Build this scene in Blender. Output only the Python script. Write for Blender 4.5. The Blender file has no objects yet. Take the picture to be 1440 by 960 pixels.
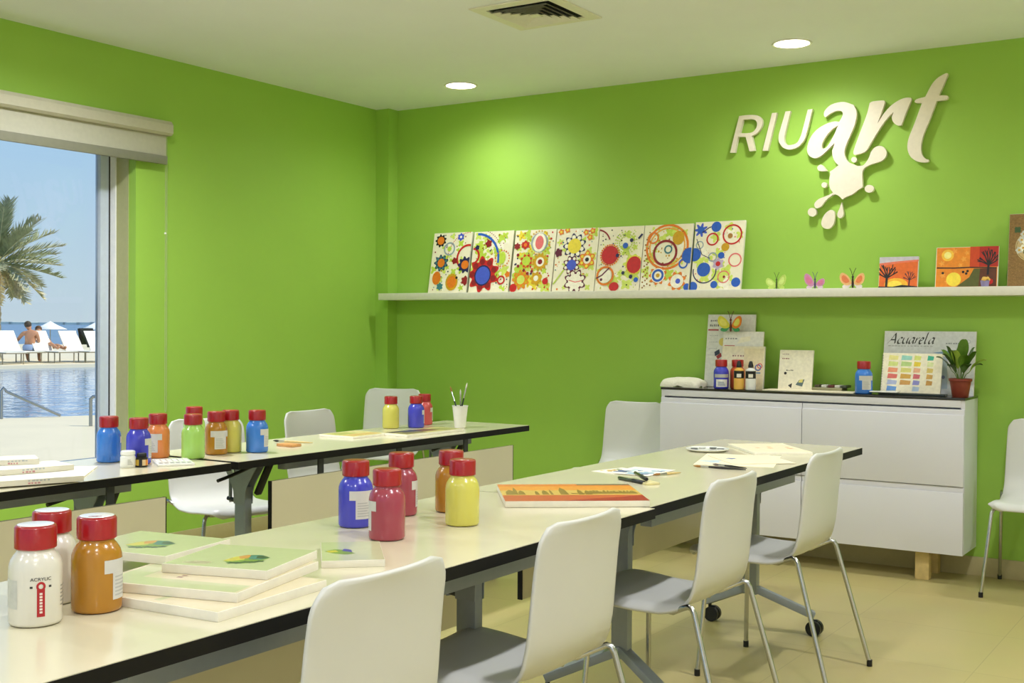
import bpy, bmesh, math, random
from mathutils import Vector, Matrix

random.seed(7)
scene = bpy.context.scene
COL = scene.collection
PI = math.pi
R = math.radians

# ------------------------------------------------------------------ camera
F_PX, YAW, PITCH, ROLL = 1670.67, .5729, -.0135, .0067
CAM = Vector((5.117, -6.331, 1.25))
_f = Vector((-math.sin(YAW) * math.cos(PITCH), math.cos(YAW) * math.cos(PITCH), math.sin(PITCH)))
_r = Vector((math.cos(YAW), math.sin(YAW), 0))
_u = _r.cross(_f)
_r2 = _r * math.cos(ROLL) + _u * math.sin(ROLL)
_u2 = -_r * math.sin(ROLL) + _u * math.cos(ROLL)
cd = bpy.data.cameras.new('camera')
cam = bpy.data.objects.new('camera', cd)
COL.objects.link(cam)
cd.sensor_width = 36
cd.lens = F_PX * 36 / 1440
cd.clip_start = .05
cd.clip_end = 5000
mw = Matrix(((_r2.x, _u2.x, -_f.x, CAM.x), (_r2.y, _u2.y, -_f.y, CAM.y), (_r2.z, _u2.z, -_f.z, CAM.z), (0, 0, 0, 1)))
cam.matrix_world = mw
scene.camera = cam


def at(px, py, X=None, Y=None, Z=None):
    """where the sight line of a photo pixel meets the plane x=X, y=Y or z=Z"""
    d = _f + _r2 * ((px - 720) / F_PX) - _u2 * ((py - 480) / F_PX)
    if X is not None:
        k = (X - CAM.x) / d.x
    elif Y is not None:
        k = (Y - CAM.y) / d.y
    else:
        k = (Z - CAM.z) / d.z
    return CAM + d * k


def to_cam(x, y):
    """heading (about z) from a place to the camera"""
    return math.atan2(CAM.y - y, CAM.x - x)


# --------------------------------------------------------------- materials
def lin(c):
    def f(v):
        v /= 255
        return v / 12.92 if v <= .04045 else ((v + .055) / 1.055) ** 2.4
    return tuple(f(v) for v in c) + (1,)


_mats = {}


def M(name, rgb, rough=.5, metal=0, spec=.5, coat=0, vary=.03, scale=40, bump=0, bump_scale=200, trans=0, emit=None, subsurf=0):
    if name in _mats:
        return _mats[name]
    m = bpy.data.materials.new(name)
    _mats[name] = m
    m.use_nodes = True
    nt = m.node_tree
    b = nt.nodes['Principled BSDF']
    b.inputs['Roughness'].default_value = rough
    b.inputs['Metallic'].default_value = metal
    b.inputs['Specular IOR Level'].default_value = spec
    b.inputs['Coat Weight'].default_value = coat
    b.inputs['Coat Roughness'].default_value = .05
    c = lin(rgb)
    tc = nt.nodes.new('ShaderNodeTexCoord')
    n = nt.nodes.new('ShaderNodeTexNoise')
    n.inputs['Scale'].default_value = scale
    n.inputs['Detail'].default_value = 3
    nt.links.new(tc.outputs['Object'], n.inputs['Vector'])
    r = nt.nodes.new('ShaderNodeValToRGB')
    r.color_ramp.elements[0].position = .3
    r.color_ramp.elements[1].position = .7
    r.color_ramp.elements[0].color = tuple(v * (1 - vary) for v in c[:3]) + (1,)
    r.color_ramp.elements[1].color = tuple(min(1, v * (1 + vary)) for v in c[:3]) + (1,)
    nt.links.new(n.outputs['Fac'], r.inputs['Fac'])
    nt.links.new(r.outputs['Color'], b.inputs['Base Color'])
    if bump:
        n2 = nt.nodes.new('ShaderNodeTexNoise')
        n2.inputs['Scale'].default_value = bump_scale
        n2.inputs['Detail'].default_value = 4
        nt.links.new(tc.outputs['Object'], n2.inputs['Vector'])
        bp = nt.nodes.new('ShaderNodeBump')
        bp.inputs['Strength'].default_value = bump
        bp.inputs['Distance'].default_value = .02
        nt.links.new(n2.outputs['Fac'], bp.inputs['Height'])
        nt.links.new(bp.outputs['Normal'], b.inputs['Normal'])
    if emit:
        b.inputs['Emission Color'].default_value = lin(emit[0])
        b.inputs['Emission Strength'].default_value = emit[1]
    if subsurf:
        b.inputs['Subsurface Weight'].default_value = subsurf
        b.inputs['Subsurface Radius'].default_value = (.01, .01, .01)
    return m


def glass_mat():
    m = bpy.data.materials.new('window glass')
    m.use_nodes = True
    nt = m.node_tree
    for n in list(nt.nodes):
        nt.nodes.remove(n)
    o = nt.nodes.new('ShaderNodeOutputMaterial')
    mx = nt.nodes.new('ShaderNodeMixShader')
    t = nt.nodes.new('ShaderNodeBsdfTransparent')
    t.inputs['Color'].default_value = (.97, .985, .98, 1)
    g = nt.nodes.new('ShaderNodeBsdfGlossy')
    g.inputs['Roughness'].default_value = .01
    fr = nt.nodes.new('ShaderNodeFresnel')
    fr.inputs['IOR'].default_value = 1.3
    nt.links.new(fr.outputs[0], mx.inputs[0])
    nt.links.new(t.outputs[0], mx.inputs[1])
    nt.links.new(g.outputs[0], mx.inputs[2])
    nt.links.new(mx.outputs[0], o.inputs['Surface'])
    return m


def tile_floor_mat():
    m = bpy.data.materials.new('beige floor tiles')
    m.use_nodes = True
    nt = m.node_tree
    b = nt.nodes['Principled BSDF']
    b.inputs['Roughness'].default_value = .38
    tc = nt.nodes.new('ShaderNodeTexCoord')
    br = nt.nodes.new('ShaderNodeTexBrick')
    br.offset = 0
    br.inputs['Scale'].default_value = 1
    br.inputs['Brick Width'].default_value = .6
    br.inputs['Row Height'].default_value = .6
    br.inputs['Mortar Size'].default_value = .002
    br.inputs['Mortar Smooth'].default_value = .2
    br.inputs['Color1'].default_value = lin((188, 174, 116))
    br.inputs['Color2'].default_value = lin((185, 171, 114))
    br.inputs['Mortar'].default_value = lin((168, 155, 104))
    nt.links.new(tc.outputs['Object'], br.inputs['Vector'])
    n = nt.nodes.new('ShaderNodeTexNoise')
    n.inputs['Scale'].default_value = 2.5
    n.inputs['Detail'].default_value = 5
    nt.links.new(tc.outputs['Object'], n.inputs['Vector'])
    mx = nt.nodes.new('ShaderNodeMix')
    mx.data_type = 'RGBA'
    mx.blend_type = 'MULTIPLY'
    mx.inputs[0].default_value = .12
    nt.links.new(br.outputs['Color'], mx.inputs[6])
    nt.links.new(n.outputs['Color'], mx.inputs[7])
    nt.links.new(mx.outputs[2], b.inputs['Base Color'])
    return m


def water_mat(name, rgb, scale, strength, rough=.06):
    m = bpy.data.materials.new(name)
    m.use_nodes = True
    nt = m.node_tree
    b = nt.nodes['Principled BSDF']
    b.inputs['Base Color'].default_value = lin(rgb)
    b.inputs['Roughness'].default_value = rough
    tc = nt.nodes.new('ShaderNodeTexCoord')
    n = nt.nodes.new('ShaderNodeTexNoise')
    n.inputs['Scale'].default_value = scale
    n.inputs['Detail'].default_value = 3
    nt.links.new(tc.outputs['Object'], n.inputs['Vector'])
    bp = nt.nodes.new('ShaderNodeBump')
    bp.inputs['Strength'].default_value = strength
    bp.inputs['Distance'].default_value = .1
    nt.links.new(n.outputs['Fac'], bp.inputs['Height'])
    nt.links.new(bp.outputs['Normal'], b.inputs['Normal'])
    return m


GREEN = M('green wall paint', (155, 198, 80), .55, spec=.35, vary=.015, scale=3, bump=.03, bump_scale=350)
CEIL = M('white ceiling paint', (238, 240, 245), .8, vary=.01, scale=3)
WHITE_WALL = M('off-white wall paint', (232, 230, 224), .7, vary=.01, scale=3)
BASEB = M('beige skirting tile', (184, 172, 126), .45)
WHITE_LAM = M('white laminate', (216, 209, 180), .16, spec=.5, vary=.01, scale=5)
BLACK_EDGE = M('black table edge', (13, 12, 10), .55, spec=.25)
GREY_MET = M('grey painted steel', (150, 157, 162), .4, metal=.2)
DARK_MET = M('dark grey steel', (60, 64, 64), .45, metal=.3)
BLACK_PL = M('black plastic', (14, 14, 15), .4)
CHROME = M('chrome tube', (196, 196, 192), .25, metal=1, vary=.01)
WHITE_PL = M('white chair plastic', (206, 206, 199), .35, spec=.45, vary=.012, scale=6, bump=.02, bump_scale=600)
SHELF_W = M('white shelf lacquer', (232, 229, 216), .4)
CAB_W = M('white cabinet lacquer', (220, 219, 224), .3, vary=.008, scale=3)
DARK_GL = M('dark glass top', (46, 44, 36), .08)
WOODL = M('pale wood', (206, 180, 118), .55, vary=.12, scale=25)
RED_CAP = M('red bottle cap', (158, 10, 18), .3, spec=.55, coat=.3)
SIGN_W = M('white sign lacquer', (236, 226, 206), .35)
FRAME_BE = M('beige window frame', (178, 180, 128), .4)
FRAME_WH = M('white window frame', (246, 247, 248), .35)
FRAME_GR = M('grey window frame', (200, 212, 226), .4)
BLIND_F = M('grey beige blind fabric', (182, 180, 160), .7, bump=.03, bump_scale=900)
BLIND_C = M('beige blind cassette', (186, 182, 160), .4)
BLIND_R = M('grey blind rail', (128, 127, 110), .4)
PAPER = M('white paper', (240, 236, 220), .6)
PAPER2 = M('warm paper', (238, 226, 196), .6)
CANVAS_S = M('white canvas side', (226, 221, 204), .6, bump=.05, bump_scale=900)
CREAM = M('cream canvas', (240, 232, 205), .6)


def paint(rgb, rough=.5):
    return M('paint %d %d %d' % rgb, rgb, rough, vary=.08, scale=60)


def ink(rgb):
    return M('ink %d %d %d' % rgb, rgb, .6, vary=.02)


# -------------------------------------------------------------- mesh builder
class MB:
    def __init__(self):
        self.bm = bmesh.new()
        self.mats = []

    def mi(self, m):
        if m not in self.mats:
            self.mats.append(m)
        return self.mats.index(m)

    def _setm(self, faces, m):
        i = self.mi(m)
        for f in faces:
            f.material_index = i

    def box(self, c, s, m, rot=None, bev=0, seg=2):
        """box centred on c with size s; rot = Matrix"""
        g = bmesh.ops.create_cube(self.bm, size=1)
        vs = g['verts']
        fs = list({f for v in vs for f in v.link_faces})
        T = Matrix.Translation(Vector(c)) @ (rot.to_4x4() if rot else Matrix.Identity(4)) @ Matrix.Diagonal(Vector(s).to_4d())
        T[3][3] = 1
        bmesh.ops.transform(self.bm, matrix=T, verts=vs)
        self._setm(fs, m)
        if bev:
            es = list({e for v in vs for e in v.link_edges})
            r = bmesh.ops.bevel(self.bm, geom=es, offset=bev, segments=seg, affect='EDGES', profile=.6)
            self._setm(r['faces'], m)
        return fs

    def bx(self, x0, x1, y0, y1, z0, z1, m, bev=0):
        return self.box(((x0 + x1) / 2, (y0 + y1) / 2, (z0 + z1) / 2), (abs(x1 - x0), abs(y1 - y0), abs(z1 - z0)), m, bev=bev)

    def tube(self, pts, r, m, seg=10, cap=True):
        pts = [Vector(p) for p in pts]
        rs = r if isinstance(r, (list, tuple)) else [r] * len(pts)
        rings = []
        up = None
        for i, p in enumerate(pts):
            if i == 0:
                t = pts[1] - pts[0]
            elif i == len(pts) - 1:
                t = pts[-1] - pts[-2]
            else:
                t = (pts[i + 1] - p).normalized() + (p - pts[i - 1]).normalized()
            t.normalize()
            if up is None:
                a = Vector((0, 0, 1)) if abs(t.z) < .9 else Vector((1, 0, 0))
                up = t.cross(a).normalized()
            else:
                up = (up - t * up.dot(t)).normalized()
            w = t.cross(up)
            rings.append([self.bm.verts.new(p + (up * math.cos(2 * PI * k / seg) + w * math.sin(2 * PI * k / seg)) * rs[i]) for k in range(seg)])
        fs = []
        for a, b in zip(rings, rings[1:]):
            for k in range(seg):
                fs.append(self.bm.faces.new((a[k], a[(k + 1) % seg], b[(k + 1) % seg], b[k])))
        if cap:
            fs.append(self.bm.faces.new(rings[0][::-1]))
            fs.append(self.bm.faces.new(rings[-1]))
        self._setm(fs, m)

    def lathe(self, prof, m, seg=32, c=(0, 0, 0), mats=None):
        """profile of (r, z) from bottom to top"""
        c = Vector(c)
        rings = []
        for r, z in prof:
            if r < 1e-6:
                rings.append([self.bm.verts.new(c + Vector((0, 0, z)))])
            else:
                rings.append([self.bm.verts.new(c + Vector((r * math.cos(2 * PI * k / seg), r * math.sin(2 * PI * k / seg), z))) for k in range(seg)])
        for j, (a, b) in enumerate(zip(rings, rings[1:])):
            fs = []
            for k in range(seg):
                k2 = (k + 1) % seg
                if len(a) == 1 and len(b) == 1:
                    continue
                if len(a) == 1:
                    fs.append(self.bm.faces.new((a[0], b[k2], b[k])))
                elif len(b) == 1:
                    fs.append(self.bm.faces.new((a[k], a[k2], b[0])))
                else:
                    fs.append(self.bm.faces.new((a[k], a[k2], b[k2], b[k])))
            self._setm(fs, mats[j] if mats else m)

    def poly(self, pts, m):
        vs = [self.bm.verts.new(Vector(p)) for p in pts]
        f = self.bm.faces.new(vs)
        self._setm([f], m)
        return f

    def prism(self, pts, h, m, T=None, side=None):
        """2D outline (counter-clockwise) raised by h, then placed by T"""
        T = T or Matrix.Identity(4)
        a = [self.bm.verts.new(T @ Vector((p[0], p[1], 0))) for p in pts]
        b = [self.bm.verts.new(T @ Vector((p[0], p[1], h))) for p in pts]
        n = len(pts)
        fs = [self.bm.faces.new(a[::-1]), self.bm.faces.new(b)]
        self._setm(fs, m)
        s = [self.bm.faces.new((a[k], a[(k + 1) % n], b[(k + 1) % n], b[k])) for k in range(n)]
        self._setm(s, side or m)

    def grid(self, fn, nu, nv, m, closed_u=False):
        g = [[self.bm.verts.new(Vector(fn(i / nu, j / nv))) for j in range(nv + 1)] for i in range(nu if closed_u else nu + 1)]
        fs = []
        N = len(g)
        for i in range(nu):
            for j in range(nv):
                a, b = g[i % N], g[(i + 1) % N]
                fs.append(self.bm.faces.new((a[j], b[j], b[j + 1], a[j + 1])))
        self._setm(fs, m)

    def ball(self, c, r, m, seg=12, s=(1, 1, 1), rot=None):
        g = bmesh.ops.create_uvsphere(self.bm, u_segments=seg, v_segments=max(6, seg // 2), radius=r)
        vs = g['verts']
        T = Matrix.Translation(Vector(c)) @ (rot.to_4x4() if rot else Matrix.Identity(4)) @ Matrix.Diagonal(Vector(s).to_4d())
        T[3][3] = 1
        bmesh.ops.transform(self.bm, matrix=T, verts=vs)
        self._setm(list({f for v in vs for f in v.link_faces}), m)

    def add_mesh(self, me, m, fn):
        vs = [self.bm.verts.new(Vector(fn(v.co))) for v in me.vertices]
        fs = []
        for p in me.polygons:
            try:
                fs.append(self.bm.faces.new([vs[i] for i in p.vertices]))
            except ValueError:
                pass
        self._setm(fs, m)

    def build(self, name, parent=None, angle=35, loc=None, rotz=0, normals=True):
        if normals:
            bmesh.ops.recalc_face_normals(self.bm, faces=self.bm.faces[:])
        me = bpy.data.meshes.new(name)
        self.bm.to_mesh(me)
        self.bm.free()
        for m in self.mats:
            me.materials.append(m)
        for p in me.polygons:
            p.use_smooth = True
        me.set_sharp_from_angle(angle=R(angle))
        o = bpy.data.objects.new(name, me)
        COL.objects.link(o)
        if parent:
            o.parent = parent
        if loc is not None:
            o.location = loc
        o.rotation_euler.z = rotz
        return o


def tag(o, label=None, cat=None, group=None, kind=None):
    if label:
        o['label'] = label
    if cat:
        o['category'] = cat
    if group:
        o['group'] = group
    if kind:
        o['kind'] = kind
    return o


def thing(name, label, cat, loc=(0, 0, 0), rotz=0, group=None):
    o = bpy.data.objects.new(name, None)
    o.empty_display_size = .1
    COL.objects.link(o)
    o.location = loc
    o.rotation_euler.z = rotz
    return tag(o, label, cat, group)


def kids(o):
    return [c for c in COL.objects if c.parent == o]


def dup(o, parent=None):
    c = o.copy()
    COL.objects.link(c)
    c.parent = parent
    for k in kids(o):
        dup(k, c)
    return c


def text_mesh(s, size=1, shear=0, bold=0):
    cu = bpy.data.curves.new('txt', 'FONT')
    cu.body = s
    cu.size = size
    cu.shear = shear
    cu.offset = bold
    o = bpy.data.objects.new('txt', cu)
    COL.objects.link(o)
    dg = bpy.context.evaluated_depsgraph_get()
    me = bpy.data.meshes.new_from_object(o.evaluated_get(dg))
    bpy.data.objects.remove(o)
    bpy.data.curves.remove(cu)
    return me


def hermite(pts, n=6):
    """closed smooth outline; a third value marks a corner"""
    N = len(pts)
    P_ = [Vector(p[:2]) for p in pts]
    cor = [len(p) > 2 for p in pts]
    out = []
    for i in range(N):
        a, b = P_[i], P_[(i + 1) % N]
        d = b - a
        ta = d if cor[i] else (b - P_[i - 1]) / 2
        tb = d if cor[(i + 1) % N] else (P_[(i + 2) % N] - a) / 2
        L = d.length
        for t_ in (ta, tb):
            if t_.length > 1.5 * L:
                t_ *= 1.5 * L / t_.length
        for k in range(n):
            t = k / n
            out.append(a * (2 * t ** 3 - 3 * t * t + 1) + ta * (t ** 3 - 2 * t * t + t) + b * (-2 * t ** 3 + 3 * t * t) + tb * (t ** 3 - t * t))
    return out


def outline_solid(name, loops, depth, m, parent=None, bevel=0):
    """flat outline(s) with holes in the x-z plane, front face at y=0, given real thickness"""
    cu = bpy.data.curves.new(name, 'CURVE')
    cu.dimensions = '2D'
    cu.fill_mode = 'BOTH'
    cu.extrude = depth / 2
    cu.bevel_depth = bevel
    for lp in loops:
        sp = cu.splines.new('POLY')
        sp.points.add(len(lp) - 1)
        for q, p in zip(sp.points, lp):
            q.co = (p[0], p[1], 0, 1)
        sp.use_cyclic_u = True
    o = bpy.data.objects.new(name, cu)
    COL.objects.link(o)
    dg = bpy.context.evaluated_depsgraph_get()
    me = bpy.data.meshes.new_from_object(o.evaluated_get(dg))
    bpy.data.objects.remove(o)
    bpy.data.curves.remove(cu)
    for v in me.vertices:
        x, y, z = v.co
        v.co = (x, -z + depth / 2, y)
    me.materials.clear()
    me.materials.append(m)
    for p in me.polygons:
        p.use_smooth = False
    me.name = name
    o = bpy.data.objects.new(name, me)
    COL.objects.link(o)
    if parent:
        o.parent = parent
    return o


class Art:
    """flat printed or painted marks laid on a face: u to the right, v up, n out of it"""

    def __init__(self, mb, o, u, v):
        self.mb, self.o = mb, Vector(o)
        self.u, self.v = Vector(u), Vector(v)
        self.n = self.u.normalized().cross(self.v.normalized())
        self.k = 1
        self.lu, self.lv = self.u.length, self.v.length
        self.clip = True

    def P(self, x, y):
        if self.clip:
            x, y = min(1, max(0, x)), min(1, max(0, y))
        return self.o + self.u * x + self.v * y + self.n * (.000016 * self.k)

    def step(self):
        self.k += 1

    def shape(self, pts, m):
        """pts in 0..1; fan around the mean"""
        c = (sum(p[0] for p in pts) / len(pts), sum(p[1] for p in pts) / len(pts))
        bm = self.mb.bm
        vc = bm.verts.new(self.P(*c))
        vs = [bm.verts.new(self.P(*p)) for p in pts]
        fs = []
        for i in range(len(vs)):
            fs.append(bm.faces.new((vc, vs[i], vs[(i + 1) % len(vs)])))
        self.mb._setm(fs, m)
        self.step()

    def disc(self, x, y, r, m, ry=None, n=18):
        a = self.lu / self.lv
        ry = ry or r * a
        self.shape([(x + r * math.cos(2 * PI * k / n), y + ry * math.sin(2 * PI * k / n)) for k in range(n)], m)

    def ring(self, x, y, r, w, m, a0=0, a1=360, n=28):
        a = self.lu / self.lv
        pts = [(x + r * math.cos(R(a0 + (a1 - a0) * k / n)), y + r * a * math.sin(R(a0 + (a1 - a0) * k / n))) for k in range(n + 1)]
        self.stroke(pts, w, m)

    def stroke(self, pts, w, m):
        bm = self.mb.bm
        a = self.lu / self.lv
        L = []
        for i, p in enumerate(pts):
            q0, q1 = pts[max(0, i - 1)], pts[min(len(pts) - 1, i + 1)]
            dx, dy = (q1[0] - q0[0]), (q1[1] - q0[1]) / a
            l = math.hypot(dx, dy) or 1
            nx, ny = -dy / l * w / 2, dx / l * w / 2 * a
            L.append((bm.verts.new(self.P(p[0] + nx, p[1] + ny)), bm.verts.new(self.P(p[0] - nx, p[1] - ny))))
        fs = [bm.faces.new((a_[0], a_[1], b_[1], b_[0])) for a_, b_ in zip(L, L[1:])]
        self.mb._setm(fs, m)
        self.step()

    def flower(self, x, y, r, n, m, mc=None, rc=.5, depth=.28, mid=None):
        a = self.lu / self.lv
        N = n * 8
        self.shape([(x + r * (1 - depth * (.5 + .5 * math.cos(n * 2 * PI * k / N))) * math.cos(2 * PI * k / N),
                     y + a * r * (1 - depth * (.5 + .5 * math.cos(n * 2 * PI * k / N))) * math.sin(2 * PI * k / N)) for k in range(N)], m)
        if mid:
            for k in range(n):
                t = 2 * PI * (k + .5) / n
                self.disc(x + r * .68 * math.cos(t), y + a * r * .68 * math.sin(t), r * .17, mid, n=8)
        if mc:
            self.disc(x, y, r * rc, mc)

    def rect(self, x0, y0, x1, y1, m):
        self.shape([(x0, y0), (x1, y0), (x1, y1), (x0, y1)], m)

    def text(self, s, x, y, h, m, shear=0, width=None, bold=0, wide=1):
        """h = letter size in v units"""
        me = text_mesh(s, 1, shear, bold)
        xs = [v.co.x for v in me.vertices]
        L = max(xs) - min(xs)
        hh = h * self.lv
        sx = (width * self.lu / L) if width else hh * wide
        x0 = min(xs)
        k = self.k
        self.mb.add_mesh(me, m, lambda c: self.o + self.u * x + self.v * y + self.u.normalized() * ((c.x - x0) * sx) + self.v.normalized() * (c.y * hh) + self.n * (.000016 * k))
        bpy.data.meshes.remove(me)
        self.step()

    def scribble(self, x, y, w, h, m, n=6):
        """line of marks too small to read"""
        for k in range(n):
            xx = x + w * k / n
            self.rect(xx, y + h * .1 * random.random(), xx + w / n * random.uniform(.45, .85), y + h * random.uniform(.7, 1), m)


# ============================================================== THE ROOM
RX, RY0, H = 6.4, -7.8, 2.692
T = .2
WY0, WY1 = -6.2, -2.1          # window opening along the left wall
SILL, HEAD = .47, 2.30

mb = MB()
mb.bx(-T, RX + T, RY0 - T, T, -.12, 0, tile_floor_mat())
tag(mb.build('floor'), kind='structure')
mb = MB()
mb.bx(-T, RX + T, RY0 - T, T, H, H + .15, CEIL)
tag(mb.build('ceiling'), kind='structure')
mb = MB()
mb.bx(-T, RX + T, 0, T, 0, H, GREEN)
tag(mb.build('wall_back'), kind='structure')
mb = MB()
mb.bx(-T, 0, WY1, 0, 0, H, GREEN)
mb.bx(-T, 0, RY0, WY0, 0, H, GREEN)
mb.bx(-T, 0, WY0, WY1, 0, SILL, GREEN)
mb.bx(-T, 0, WY0, WY1, HEAD, H, GREEN)
tag(mb.build('wall_left'), kind='structure')
mb = MB()
mb.bx(RX, RX + T, RY0, 0, 0, H, WHITE_WALL)
tag(mb.build('wall_right'), kind='structure')
mb = MB()
FX0, FX1, FZ0, FZ1 = .5, 6.0, .12, 2.5      # unseen glazed front, added to let daylight in from behind the camera
mb.bx(-T, FX0, RY0 - T, RY0, 0, H, WHITE_WALL)
mb.bx(FX1, RX + T, RY0 - T, RY0, 0, H, WHITE_WALL)
mb.bx(FX0, FX1, RY0 - T, RY0, 0, FZ0, WHITE_WALL)
mb.bx(FX0, FX1, RY0 - T, RY0, FZ1, H, WHITE_WALL)
tag(mb.build('wall_front'), kind='structure')
w2 = bpy.data.objects.new('added_window', None)
COL.objects.link(w2)
tag(w2, 'unseen glazed front with pale frames, added to let daylight into the room', kind='structure')
mb = MB()
for k in range(5):
    x = FX0 + .03 + (FX1 - FX0 - .06) * k / 4
    mb.bx(x - .03, x + .03, RY0 - .14, RY0 - .08, FZ0, FZ1, FRAME_GR, .004)
mb.bx(FX0, FX1, RY0 - .14, RY0 - .08, FZ0, FZ0 + .06, FRAME_GR)
mb.bx(FX0, FX1, RY0 - .14, RY0 - .08, FZ1 - .06, FZ1, FRAME_GR)
mb.build('frame', w2)
GLASS = glass_mat()
mb = MB()
mb.bx(FX0 + .04, FX1 - .04, RY0 - .115, RY0 - .107, FZ0 + .04, FZ1 - .04, GLASS)
mb.build('pane', w2)
mb = MB()
mb.bx(0, .106, -.1, 0, 0, H, GREEN)
tag(mb.build('trim_1'), kind='structure')          # boxed-in pipe in the corner
mb = MB()
mb.bx(.106, RX, -.012, 0, 0, .095, BASEB, bev=.002)
tag(mb.build('baseboard_back'), kind='structure')
mb = MB()
mb.bx(0, .012, RY0, -.1, 0, .095, BASEB, bev=.002)
tag(mb.build('baseboard_left'), kind='structure')

# window: beige jamb, white frame, dark gasket, grey sash, glass
w1 = bpy.data.objects.new('window_1', None)
COL.objects.link(w1)
tag(w1, 'wide window onto the pool with pale aluminium frame', kind='structure')
mb = MB()
for y0, y1 in ((WY1 - .004, WY1 + .0), (WY0, WY0 + .004)):
    mb.bx(-.15, -.055, y0, y1, SILL, HEAD, FRAME_BE)
mb.bx(-.15, .02, WY0, WY1, SILL, SILL + .012, FRAME_WH)
mb.build('jamb', w1)
mb = MB()
for y0, y1 in ((WY1 - .012, WY1), (WY0, WY0 + .012)):
    mb.bx(-.2, -.15, y0, y1, SILL, HEAD, FRAME_WH)
mb.bx(-.2, -.15, WY0, WY1, SILL, SILL + .02, FRAME_WH)
mb.bx(-.2, -.15, WY0, WY1, HEAD - .02, HEAD, FRAME_WH)
mb.build('frame', w1)
mb = MB()
for y0, y1 in ((WY1 - .03, WY1 - .008), (WY0 + .008, WY0 + .03)):
    mb.bx(-.215, -.192, y0, y1, SILL, HEAD, BLACK_PL)
mb.build('gasket', w1)
mb = MB()
for y0, y1 in ((WY1 - .075, WY1 - .022), (WY0 + .022, WY0 + .075), (-4.19, -4.13)):
    mb.bx(-.235, -.19, y0, y1, SILL, HEAD, FRAME_GR, bev=.003)
mb.bx(-.235, -.19, WY0 + .02, WY1 - .02, SILL + .0, SILL + .055, FRAME_GR, bev=.003)
mb.bx(-.235, -.19, WY0 + .02, WY1 - .02, HEAD - .055, HEAD, FRAME_GR, bev=.003)
mb.build('sash', w1)
mb = MB()
mb.bx(-.222, -.214, WY0 + .06, WY1 - .06, SILL + .04, HEAD - .04, GLASS)
mb.build('pane', w1)

# roller blind
bl = thing('roller_blind', 'beige roller blind drawn up over the window', 'blind', (0, 0, 0))
ze = at(244, 171, X=.085)
zb = at(244, 191, X=.085).z
mb = MB()
prof = [(0, zb), (.07, zb), (.085, zb + .012), (.085, ze.z - .02), (.07, ze.z), (0, ze.z)]
tr = Matrix(((0, 1 * 0, 0, 0), (0, 0, 0, 0), (0, 0, 0, 0), (0, 0, 0, 1)))
Ty = Matrix(((1, 0, 0, 0), (0, 0, 1, -6.45), (0, 1, 0, 0), (0, 0, 0, 1)))
mb.prism([(p[0], p[1]) for p in prof][::-1], ze.y + 6.45, BLIND_C, Ty)
mb.build('cassette', bl)
fe = at(234, 215, X=.05)
zr1, zr0 = at(233, 219.5, X=.05).z, at(234, 231.5, X=.05).z
mb = MB()
mb.bx(.045, .048, -6.35, fe.y, zr0 + .01, zb + .02, BLIND_F)
mb.build('fabric', bl)
mb = MB()
mb.bx(.036, .058, -6.35, fe.y + .002, zr0, zr1, BLIND_R, bev=.003)
mb.build('bottom_rail', bl)
mb = MB()
cp = at(232.5, 300, X=.03)
for k in range(2):
    mb.tube([(.03 + .012 * k, cp.y, zb + .01), (.03 + .012 * k, cp.y, .78)], .001, BLIND_C, 6)
mb.tube([(.03, cp.y, .78), (.033, cp.y, .77), (.039, cp.y, .77), (.042, cp.y, .78)], .001, BLIND_C, 6)
mb.ball((.03, cp.y, at(232, 328, X=.03).z), .006, FRAME_WH, 8)
mb.build('bead_chain', bl)

# shelf
SH_Y, SH_T, SH_B = -.2, 1.456, 1.412
mb = MB()
mb.bx(.106, RX, SH_Y, 0, SH_B, SH_T, SHELF_W, bev=.002)
tag(mb.build('wall_shelf'), 'long white floating shelf across the green back wall', 'shelf')

# ceiling lights
EMIT = M('lamp diffuser', (255, 250, 235), .5, emit=((255, 246, 226), 14))
TRIM_W = M('white lamp trim', (238, 236, 226), .4)
LXY = [(.968, -.485, 41), (3.024, -.485, 41), (5.08, -.485, 56), (.968, -2.86, 165), (.968, -4.9, 150), (4.65, -2.4, 112), (4.65, -4.2, 105),
       (4.65, -6.0, 78), (5.8, -6.9, 120), (3.6, -7.2, 75), (2.1, -7.0, 95), (3.0, -2.6, 36)]  # lamps past the seen pair are out of view, several added as fill
names = {(.968, -.485): 'round recessed ceiling light near the corner over the dotted paintings',
         (3.024, -.485): 'round recessed ceiling light over the white raised sign'}
lamp0 = None
for (x, y, watt) in LXY:
    lab = names.get((x, y), 'unseen round recessed ceiling light that helps fill the room with light')
    t = thing('ceiling_light', lab, 'ceiling light', (x, y, H), 0, 'recessed ceiling lights')
    if lamp0 is None:
        mb = MB()
        mb.lathe([(.088, -.001), (.1, -.001), (.102, -.004), (.098, -.008), (.088, -.006)], TRIM_W, 40)
        tr_ = mb.build('trim_ring', t)
        mb = MB()
        mb.lathe([(0, -.004), (.0885, -.004)], EMIT, 40)
        ds_ = mb.build('diffuser', t)
        lamp0 = (tr_, ds_)
    else:
        for s in lamp0:
            c = s.copy()
            COL.objects.link(c)
            c.parent = t
    ld = bpy.data.lights.new('downlight', 'SPOT')
    ld.energy = watt
    ld.spot_size = R(165)
    ld.spot_blend = 1
    ld.shadow_soft_size = .07
    ld.color = (.97, .985, 1.06)
    lo = bpy.data.objects.new('downlight', ld)
    lo.location = (x, y, H - .02)
    COL.objects.link(lo)

# air vent
vt = thing('ceiling_vent', 'square white four-way air vent in the ceiling', 'vent', (2.22, -1.655, H))
mb = MB()
VW = M('vent white', (226, 224, 206), .5)
VD = M('vent dark', (12, 12, 10), .9)


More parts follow.
